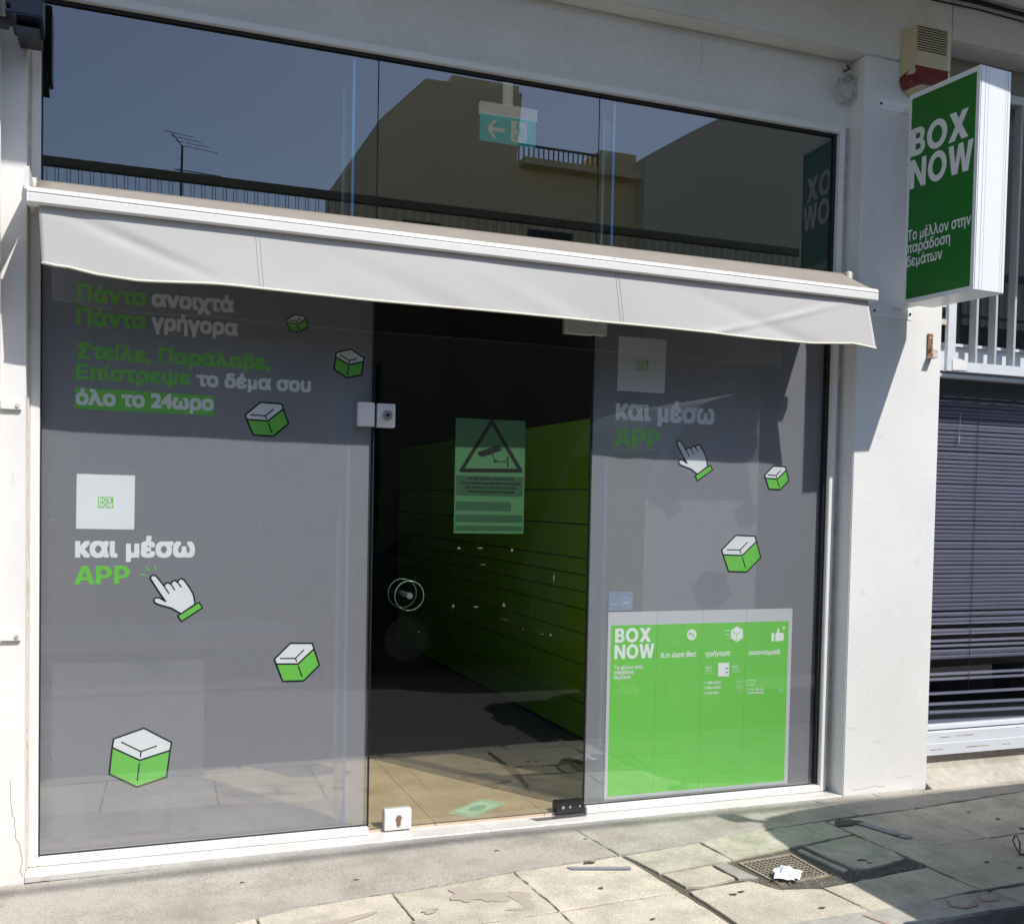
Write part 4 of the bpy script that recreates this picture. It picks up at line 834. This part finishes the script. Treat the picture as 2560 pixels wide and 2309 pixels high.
def sgl(s, y0, y1, zb, h, bold, mode): return lettering(s, sg, SWHITE, U0(-y0), U0(-y1), zb, h, 0, bold*h, mode, fn=lambda u, v, e: SP(u, v, .0022+e*1.0))
SGP = [(0.2454, 3.1146), (0.2434, 2.9879), (0.5694, 3.1143), (0.5657, 2.9805), (0.2463, 2.9707), (0.2444, 2.8395), (0.5984, 2.963), (0.244, 2.6004), (0.6001, 2.5957), (0.2433, 2.5427), (0.4904, 2.5356), (0.2427, 2.4807), (0.4502, 2.4805)]
sgl('BOX', SGP[0][0], SGP[2][0], SGP[1][1], SGP[0][1]-SGP[1][1], .07, 'cap'); sgl('NOW', SGP[4][0], SGP[6][0], SGP[5][1], SGP[4][1]-SGP[5][1], .07, 'cap')
sgl('Το μέλλον στην', SGP[7][0], SGP[8][0], SGP[7][1], .0315, .03, 'x'); sgl('παράδοση', SGP[9][0], SGP[10][0], SGP[9][1], .0315, .03, 'x'); sgl('δεμάτων', SGP[11][0], SGP[12][0], SGP[11][1], .0315, .03, 'x')
# end grooves
e1 = (B1-A1).normalized(); ne = Vector((-e1.y, e1.x)); ne = ne if ne.y < 0 else -ne
for k, w_ in ((.026, .0018), (.045, .001), (.150, .001), (.163, .0018)):
    P0 = A1+e1*k+ne*.0006; P1 = A1+e1*(k+w_)+ne*.0006; b = MB(); b.add([(P0.x, P0.y, ZB+.003), (P1.x, P1.y, ZB+.003), (P1.x, P1.y, ZT-.003), (P0.x, P0.y, ZT-.003)], [(0, 1, 2, 3)]); b.build('groove', GREYT, sg)
for zz in (2.288, 3.262):
    b = MB(); b.box(3.625, 3.862, -.1225, -.1195, zz-.022, zz+.030); br = b.build('wall_bracket', SIGNW, sg); b = MB(); b.box(3.755, 3.80, -.235, -.1225, zz+.024 if zz < 3 else zz-.02, zz+.040 if zz < 3 else zz-.005); b.build('bracket_arm', SIGNW, br)
    for x in (3.638, 3.850):
        b = MB(); b.tube([(x, -.1226, zz+.006), (x, -.127, zz+.006)], .006, 8); b.build('bolt', BLACKM, br)

# ================================================================ ALARM SIREN
al = thing('alarm_siren', 'aged cream alarm siren box with dark red lens high on the right pillar', 'alarm', (3.84, -.18, 3.45))
b = MB()
O = [(3.742, 3.392), (3.742, 3.632), (3.945, 3.632), (3.945, 3.392), (3.90, 3.325), (3.787, 3.325)]     # back outline at wall
I_ = [(3.744, 3.40), (3.75, 3.618), (3.937, 3.618), (3.937, 3.40), (3.89, 3.355), (3.795, 3.355)]
vs = [(x, -.121, z) for x, z in O]+[(x, -.222, z) for x, z in I_]; n = 6
b.add(vs, [tuple(range(n)), tuple(range(2*n-1, n-1, -1))]+[(k, k+n, (k+1) % n+n, (k+1) % n) for k in range(n)]); bd = b.build('housing', CREAM, al, bevel=.004)
b = MB(); TOPF = [(3.738, -.13, 3.402), (3.7475, -.2225, 3.428), (3.9395, -.2225, 3.428), (3.9455, -.165, 3.402)]; BOT = [(3.755, -.13, 3.345), (3.79, -.2235, 3.352), (3.895, -.2235, 3.352), (3.915, -.165, 3.345)]
MID = [(3.736, -.13, 3.385), (3.752, -.229, 3.392), (3.934, -.229, 3.392), (3.944, -.17, 3.385)]
b.add(TOPF+MID+BOT, [(0, 1, 5, 4), (1, 2, 6, 5), (2, 3, 7, 6), (4, 5, 9, 8), (5, 6, 10, 9), (6, 7, 11, 10), (8, 9, 10, 11), (0, 3, 2, 1)]); b.build('red_lens', REDP, al)
for k in range(10):
    z = 3.605-k*.0115; b = MB(); b.box(3.752, 3.926, -.2232, -.2222, z-.0026, z+.0026); b.build('vent_slot', DARKSLOT, al)

# white cable coil
co = thing('cable_coil', 'coiled white cable hanging on the wall above the right window corner', 'cable', (3.5, -.05, 3.35))
for k in range(5):
    r0 = .052+.005*(k % 3); ph = k*1.3; pts = []
    for i in range(28):
        t = 2*math.pi*i/28; pts.append((3.497+r0*math.cos(t)*(1+.06*math.sin(2*t+ph)), -.045-.006*k-.004*math.sin(t*2+ph), 3.347+r0*1.02*math.sin(t)*(1+.06*math.cos(3*t+ph))))
    b = MB(); b.tube(pts, .0036, 6, close=True); b.build('loop', WIREW, co, smooth=True)
b = MB(); b.tube([(3.515, -.05, 3.392), (3.507, -.045, 3.42), (3.502, -.03, 3.44), (3.495, -.014, 3.45)], .0036, 6); b.tube([(3.46, -.07, 3.32), (3.49, -.075, 3.345), (3.522, -.07, 3.375)], .0036, 6); b.build('tail', WIREW, co)
b = MB(); b.tube([(3.50, -.022, 3.43), (3.512, -.05, 3.438), (3.49, -.055, 3.446)], .007, 6); b.build('hook', RUST, co)

# rusty bracket on the pillar
rb = thing('rusty_bracket', 'rusty steel angle bracket screwed to the right pillar below the sign', 'bracket', (3.975, -.13, 2.13))
b = MB(); b.box(3.962, 3.992, -.127, -.1215, 2.096, 2.209); b.build('plate', RUST, rb); b = MB(); b.box(3.960, 3.994, -.165, -.1215, 2.089, 2.096); b.build('lip', ALUDIRT, rb)
b = MB(); b.tube([(3.978, -.128, 2.135), (3.978, -.140, 2.135)], .007, 10); b.build('bolt', STEEL, rb); b = MB(); b.tube([(3.978, -.1272, 2.190), (3.978, -.1275, 2.190)], .004, 8); b.build('hole', ALU, rb)
b = MB(); P_ = blob(4.012, 2.118, .014, .022, 8); b.prism([(p[0], p[1]) for p in P_], -.1235, -.1195); tag(b.build('plaster_chip', ALUDIRT), 'broken plaster hole beside the rusty bracket on the pillar', 'plaster hole')

# downpipe at the far left
dp = thing('downpipe', 'white painted downpipe running down the wall at the left edge', 'downpipe', (-.18, -.19, -.05))
b = MB(); b.tube([(-.178, -.19, -.06), (-.178, -.19, 3.857)], .062, 28); b.build('pipe', PLASTER, dp, smooth=True)
for z in (1.655, .838):
    b = MB(); b.tube([(-.178, -.19, z-.012), (-.178, -.19, z+.012)], .066, 28); cl = b.build('pipe_clip', PLASTER, dp); b = MB(); b.box(-.12, -.052, -.134, -.1215, z-.016, z+.014); b.build('clip_tab', PLASTER, cl, bevel=.003)
    b = MB(); b.tube([(-.066, -.1345, z), (-.066, -.138, z)], .007, 10); b.build('screw', ALUDIRT, cl)
# floodlight at the top left
fl = thing('floodlight', 'dark ribbed floodlight hanging at the top left corner above the window', 'floodlight', (-.03, -.3, 2.95))
b = MB(); b.prism([(-.20, 2.905), (-.335, 2.93), (-.34, 3.20), (-.20, 3.20)], -.075, .022, 'x'); b.build('housing', NAVY, fl, bevel=.004)
for k in range(9):
    z = 2.935+k*.028; b = MB(); b.box(-.092, -.0755, -.325, -.205, z, z+.010); b.build('cooling_fin', BLACKM, fl)
b = MB(); b.prism([(-.12, 2.90), (-.20, 2.895), (-.30, 2.885), (-.30, 2.905), (-.20, 2.925), (-.12, 2.93)], -.062, .010, 'x'); b.build('mounting_arm', BLACKM, fl)
b = MB(); b.tube([(-.125, -.3, 2.905), (-.085, -.29, 2.91)], .02, 10); b.build('knob', BLACKM, fl)

# ================================================================ NEIGHBOUR SHOP
nb_ = thing('neighbour_building', 'neighbouring building front with grille and blinds right of the pillar', 'building', (5.6, 0, -.04))
b = MB(); b.box(4.055, 12, -.12, .25, 3.638, 3.855); b.build('lintel', PLASTER, nb_)
b = MB(); b.box(4.055, 12, .04, .25, 3.46, 3.638); b.build('recessed_lintel', RAW, nb_)
b = MB(); b.box(7.6, 12, -.12, .25, -.12, 3.636); b.build('far_pier', PLASTER, nb_)
b = MB(); b.prism([(.02, .085), (-.01, .09), (-.03, .03), (-.17, -.035), (-.17, -.10), (.25, -.10), (.25, .085)], 4.054, 7.6, 'x'); b.build('cement_plinth', mat('rough_cement', (.47, .43, .37), .95, .7, 4, (.30, .27, .23), 1.0, 25, fine=.12), nb_)
b = MB(); b.box(4.0525, 4.10, .03, .24, .087, 3.46); b.build('jamb', PLASTER, nb_)
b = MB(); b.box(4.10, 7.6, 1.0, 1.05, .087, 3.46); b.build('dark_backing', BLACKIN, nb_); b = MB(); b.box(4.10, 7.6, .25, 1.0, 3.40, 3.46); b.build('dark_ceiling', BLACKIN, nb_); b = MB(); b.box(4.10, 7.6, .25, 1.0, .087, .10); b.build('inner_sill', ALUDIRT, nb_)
nw = thing('neighbour_window', 'neighbouring shop window with violet grey venetian blind and rusty white frame', 'window', (5.8, 0, .1))
b = MB(); b.box(4.06, 7.6, -.055, .03, .105, .168); b.box(4.06, 7.6, -.045, .03, .168, .222); b.box(4.06, 7.6, -.02, .03, .228, .250); b.build('bottom_rail', FRAMEB, nw, bevel=.003)
b = MB(); b.box(4.06, 7.6, -.015, .02, .2215, .2285); b.build('black_gap', RUBBER, nw)
for (x0, x1, z) in ((4.125, 4.21, .135), (4.36, 4.52, .137), (4.60, 4.66, .136), (4.30, 4.42, .196), (4.20, 4.27, .194)):
    b = MB(); P = []; k = 12
    for i in range(k+1): P.append((x0+(x1-x0)*i/k, z+random.uniform(.0002, .0028)*(i % k != 0)))
    for i in range(k, -1, -1): P.append((x0+(x1-x0)*i/k, z-random.uniform(.0002, .0022)*(i % k != 0)-.0002))
    yy = -.0556 if z < .16 else -.0456; b.sheet(P, yy); b.build('rust_streak', RUST, nw)
pane(4.062, 7.6, .249, 3.44, GLASS, GEDGE, nw, 'glass_pane')
# blind slats, one object each with a shared mesh
b = MB(); pr_f = [(.010, .0112), (.001, .0090), (-.005, .0032), (-.0065, -.004), (-.006, -.0104)]
for y_, z_ in pr_f: b.v += [(4.075, y_, z_), (7.5, y_, z_)]
b.f = [(2*i, 2*i+1, 2*i+3, 2*i+2) for i in range(4)]
bs = bpy.data.meshes.new('slat'); bs.from_pydata(b.v, [], b.f); bs.materials.append(SLATM)
bd_ = thing('venetian_blind', 'violet grey venetian blind hanging crooked behind the neighbouring window', 'blind', (5.3, .09, 1.93))
b = MB(); b.box(4.07, 7.5, .07, .11, 1.935, 2.02); b.build('head_rail', mat('dark_headrail', (.045, .055, .085), .6), bd_)
zz = 1.925; k = 0
def put(z, rx=0, ry=0, y=.09, x=0):
    o = bpy.data.objects.new('slat', bs); COL.objects.link(o); o.parent = bd_; o.location = Vector((x, y, z)) - wloc(bd_); o.rotation_euler = (rx, ry, 0); return o
while zz > .83: put(zz, random.gauss(0, .03), random.gauss(0, .0004)); zz -= .0213
for z, rx, ry in ((.805, .05, 0), (.778, -.1, .001), (.755, -.5, .001), (.728, .1, .002), (.695, -.6, -.001), (.668, -.6, 0), (.648, -.5, .001), (.622, .1, .001), (.600, .15, 0), (.578, .1, -.001), (.505, -.55, .002), (.480, -.5, .004), (.405, -.6, .004), (.380, -.5, .010), (.352, -.4, .012), (.325, -.3, .018)): put(z, rx, ry+random.gauss(0, .001))
b = MB(); b.add([(4.085, .06, .375), (4.21, .04, .305), (4.20, .05, .275), (4.085, .07, .345)], [(0, 1, 2, 3)]); b.add([(4.085, .07, .33), (4.15, .05, .262), (4.135, .06, .255), (4.085, .08, .31)], [(0, 1, 2, 3)]); b.build('broken_slat', SLATM, bd_)
for x in (4.50, 5.3): b = MB(); b.tube([(x, .077, 1.93), (x-.006, .077, .40)], .0016, 4); b.build('ladder_cord', DARKSLOT, bd_)
b = MB(); b.tube([(4.37, .07, 1.86), (4.368, .07, 1.74)], .0012, 4); b.tube([(4.368, .07, 1.74), (4.366, .07, 1.70)], .004, 6); b.build('pull_cord', WIREW, bd_)
for i, (x, z, w_) in enumerate(((4.20, .548, .07), (4.27, .552, .06), (4.16, .545, .05), (4.70, .56, .10))):
    b = MB(); b.add([(x, .16, z), (x+w_, .16, z+.02), (x+w_+.02, .16, z+.012), (x+.02, .16, z-.006)], [(0, 1, 2, 3)]); tag(b.build('paper_strip', BOARD), ('leftmost', 'second', 'smallest', 'rightmost')[i] + ' crumpled strip of paper lying behind the gap in the violet blind', 'paper strip', 'paper strips behind the venetian blind')
# upper part: ledge, grille
b = MB(); b.box(4.055, 7.6, -.012, -.004, 2.055, 2.176); b.build('ledge_panel', FRAMEB, nw); b = MB(); b.box(4.055, 7.6, -.03, .0, 2.178, 2.192); b.build('ledge_rail', FRAMEB, nw)
b = MB(); b.box(4.055, 7.6, -.06, -.003, 2.020, 2.034); b.build('lower_ledge', FRAMEB, nw)
gr = thing('window_grille', 'pale painted steel security grille over the upper neighbouring window', 'grille', (5.8, -.06, 2.05))
b = MB(); b.box(4.128, 7.6, -.082, -.060, 2.046, 2.094); b.build('bottom_bar', FRAMEB, gr); b = MB(); b.box(4.128, 7.6, -.082, -.060, 3.41, 3.45); b.build('top_bar', FRAMEB, gr)
b = MB(); b.box(4.128, 4.176, -.0825, -.060, 2.094, 3.41); b.build('side_bar', FRAMEB, gr); b = MB(); b.box(4.058, 4.128, -.07, -.062, 2.36, 2.39); b.build('hinge_lug', FRAMEB, gr); b = MB(); b.box(4.066, 4.128, -.075, -.060, 2.272, 2.30); b.build('hinge_lug', ALUDIRT, gr)
x = 4.283+.018
while x < 7.5:
    b = MB(); b.box(x+.004, x+.018, -.081, -.036, 2.094, 3.41); b.build('bar', BARM, gr); x += .1245
b = MB(); P_ = [(4.160, 2.050), (4.253, 2.053), (4.250, 2.096), (4.205, 2.108), (4.158, 2.103)]; b.prism(P_, -.0855, -.0825); tag(b.build('tape_patch', PLASTER), 'crumpled white tape patch on the lower corner of the window grille', 'tape')
# cables under the slab at top right
cb_ = thing('cable_run', 'thin dark cables clipped under the balcony slab at the top right', 'cable', (4.6, -.14, 3.83))
for dy, dz, r_ in ((-.128, 3.838, .006), (-.134, 3.822, .004), (-.126, 3.800, .0035)):
    b = MB(); b.tube([(3.9+.3*i, dy, dz+.006*math.sin(i*1.7)) for i in range(12)], r_, 6); b.build('cable', DARKSLOT, cb_)

# ================================================================ ACROSS THE STREET (seen in the glass)
oa = thing('opposite_building', 'low beige building with a roof terrace railing across the street', 'building', (2, -7.6, 0))
b = MB(); b.box(-14, 14, -12.5, -7.6, -.1, 4.0); b.build('wall', OPPG, oa)
b = MB(); b.box(-14, 14, -7.68, -7.6, 4.70, 4.79); b.box(-14, 14, -7.66, -7.62, 4.12, 4.16); b.build('railing_bar', OPPR, oa)
b = MB(); x = -13.9
while x < 14:
    b.box(x, x+.006, -7.65, -7.644, 4.0, 4.70); b.box(x+.034, x+.040, -7.65, -7.644, 4.0, 4.70); x += .112
o = b.build('railing_balusters', OPPR, oa); o['kind'] = 'stuff'
for x in (-5.5, -2.0, 1.8, 6.2, 9.5):
    b = MB(); b.box(x, x+1.3, -7.602, -7.58, .9, 2.9); b.build('window', CARGL, oa)
ob = thing('opposite_tall_building', 'tall beige gabled building behind the roof terrace across the street', 'building', (6, -14, 0))
b = MB(); b.prism([(4.54, -.1), (4.57, 8.0), (5.39, 8.84), (7.24, 8.86), (7.16, 7.62), (16, 7.62), (16, -.1)], -19, -14); b.build('wall', OPPB, ob)
for (x0, x1, z0, z1) in ((7.4, 8.3, 5.3, 6.4), (5.0, 5.7, 5.4, 6.3), (10.2, 11.2, 5.2, 6.3), (5.9, 6.5, 3.6, 4.6)):
    b = MB(); b.box(x0, x1, -14.0, -13.97, z0, z1); b.build('window', CARGL, ob); b = MB(); b.box(x0-.1, x1+.1, -14.0, -13.88, z0-.08, z0); b.build('window_ledge', OPPG, ob)
b = MB(); b.box(7.2, 16, -14.25, -13.7, 7.50, 7.62); b.build('cornice', OPPB, ob)
b = MB(); b.box(5.94, 7.25, -15.5, -14.2, 8.86, 9.06); b.build('roof_tank', OPPB, ob)
b = MB(); b.box(7.18, 9.0, -14.05, -14.02, 7.92, 7.96); x = 7.2
while x < 9.0: b.box(x, x+.02, -14.05, -14.03, 7.6, 7.93); x += .1
b.build('terrace_railing', OPPR, ob); b = MB(); b.box(8.85, 9.62, -15, -14.0, 7.62, 8.05); b.build('parapet', OPPB, ob)
OPPC = mat('opposite_corner_render', (.72, .68, .52), .85, .4, .7, (.60, .56, .43))
oc = thing('opposite_corner_building', 'grey building with rising roof line at the right across the street', 'building', (13, -13.5, 0))
b = MB(); b.prism([(9.6, -.1), (9.6, 7.9), (10.57, 8.5), (11.49, 9.02), (18, 12.6), (22, 12.6), (22, -.1)], -20, -13.6); b.build('wall', OPPC, oc)
an = thing('roof_antenna', 'thin television aerial standing on the roof across the street', 'aerial', (.91, -7.9, 4))
b = MB(); b.tube([(.90, -7.9, 4.0), (.92, -7.9, 5.16)], .013, 8); b.build('mast', OPPR, an); b = MB(); b.tube([(.84, -7.9, 4.90), (1.33, -7.9, 4.88)], .007, 6); b.build('boom', OPPR, an)
b = MB(); b.tube([(.80, -7.9, 5.30), (.93, -7.9, 5.14)], .007, 6)
for k in range(4): b.tube([(.72+.06*k, -7.9, 5.30-.045*k), (1.05+.08*k, -7.9, 5.27-.045*k)], .003, 4)
b.build('upper_elements', OPPR, an)
# tree left of the tall building
tr = thing('street_tree', 'dark green tree showing above the roof railing across the street', 'tree', (3.2, -13, 0))
b = MB(); b.tube([(3.2, -13.2, -.1), (3.25, -13.2, 2.5), (3.2, -13.1, 4.6)], [.2, .15, .08], 8); b.build('trunk', BARK, tr)
b = MB(); rr = random.Random(3)
for i in range(2600):
    t = rr.random()*6.283; q_ = rr.random()**.5; zc = rr.uniform(3.4, 5.7); wd_ = 1.5*(1-abs(zc-4.7)/1.7)+.2+.25*math.sin(t*3)
    p = Vector((3.1+math.cos(t)*q_*wd_, -13.1+math.sin(t)*q_*wd_*.8, zc)); a = Vector((rr.gauss(0, 1), rr.gauss(0, 1), rr.gauss(0, 1))).normalized()*.07; c = a.cross(Vector((rr.gauss(0, 1), rr.gauss(0, 1), 1))).normalized()*.05
    b.add([p-a, p-c, p+a, p+c], [(0, 1, 2, 3)])
b.build('crown', LEAF, tr)
# overhead cable that throws the soft band on the apron
b = MB(); b.tube([(-12, -4.80, 6.25), (-4, -4.62, 6.08), (2.4, -4.53, 6.0), (4.3, -4.47, 6.0), (5.6, -4.50, 6.0), (9, -4.66, 6.05), (16, -4.9, 6.3)], .021, 8); tag(b.build('overhead_cable', BLACKM), 'black overhead cable strung along the street above the camera', 'cable')

# ---------------------------------------------------------------- vehicles behind the camera (shadow and reflections)
def wheel(par, x, y0, y1, z, r):
    b = MB(); b.tube([(x, y0, z), (x, y1, z)], r, 28); w_ = b.build('wheel', TYRE, par); b = MB(); yo = max(y0, y1); b.tube([(x, yo, z), (x, yo+.01, z)], r*.62, 20); b.build('rim', RIM, w_)
van = thing('parked_van', 'dark grey van parked at the kerb right of the camera, shading the pavement', 'van', (5.2, -2.6, -.17))
VP = [(3.07, .22), (3.09, .36), (3.13, .55), (3.24, .85), (3.47, 1.39), (3.62, 1.70), (3.74, 1.90), (3.86, 2.02), (4.1, 2.09), (4.8, 2.15), (7.9, 2.17), (8.02, 2.05), (8.08, 1.0), (8.08, .22), (3.3, .18)]
b = MB(); b.prism(VP, -1.75, -3.4); b.build('body', VANW, van, bevel=.02)
b = MB(); b.box(7.94, 8.085, -1.9, -3.25, 1.2, 1.9); b.build('rear_window', CARGL, van)
b = MB(); b.tube([(3.82, -1.76, 1.92), (3.72, -1.68, 1.93)], .02, 6); b.box(3.66, 3.74, -1.69, -1.63, 1.89, 1.97); b.build('mirror', BLACKM, van)
b = MB(); b.add([(3.325, -1.88, 1.04), (3.325, -3.27, 1.04), (3.606, -3.22, 1.70), (3.606, -1.93, 1.70), (3.36, -1.88, 1.03), (3.36, -3.27, 1.03), (3.64, -3.22, 1.69), (3.64, -1.93, 1.69)], [(0, 1, 2, 3), (0, 4, 5, 1), (1, 5, 6, 2), (2, 6, 7, 3), (3, 7, 4, 0)]); b.build('windscreen', CARGL, van)
for yy in (-2.05, -3.1): b = MB(); b.box(3.10, 3.20, yy-.13, yy+.13, .56, .70); b.build('headlight', CARGL, van, bevel=.01)
b = MB(); b.box(3.045, 3.14, -3.38, -1.77, .24, .44); b.build('bumper', RUBBER, van, bevel=.01)
for x in (3.85, 6.9):
    wheel(van, x, -1.95, -1.78, .15, .32); wheel(van, x, -3.37, -3.2, .15, .32)
car = thing('parked_car', 'black hatchback parked across the street beside the camera', 'car', (4.2, -5.3, -.17))
CP = [(1.80, .08), (1.82, .42), (1.95, .60), (2.35, .72), (2.75, .80), (3.25, 1.18), (3.65, 1.30), (4.7, 1.30), (5.3, 1.10), (5.75, .85), (5.80, .10)]
b = MB(); b.prism(CP, -4.52, -6.1); b.build('body', CARB, car, bevel=.05)
b = MB(); b.prism([(2.95, .84), (3.32, 1.13), (3.68, 1.23), (4.0, 1.24), (4.0, .85)], -4.508, -4.516); b.build('side_window', CARGL, car); b = MB(); b.prism([(4.06, .85), (4.06, 1.24), (4.65, 1.23), (5.15, .98), (5.1, .87)], -4.508, -4.516); b.build('side_window', CARGL, car)
for x in (2.62, 5.05): wheel(car, x, -4.72, -4.50, .14, .31); wheel(car, x, -6.1, -5.9, .14, .31)
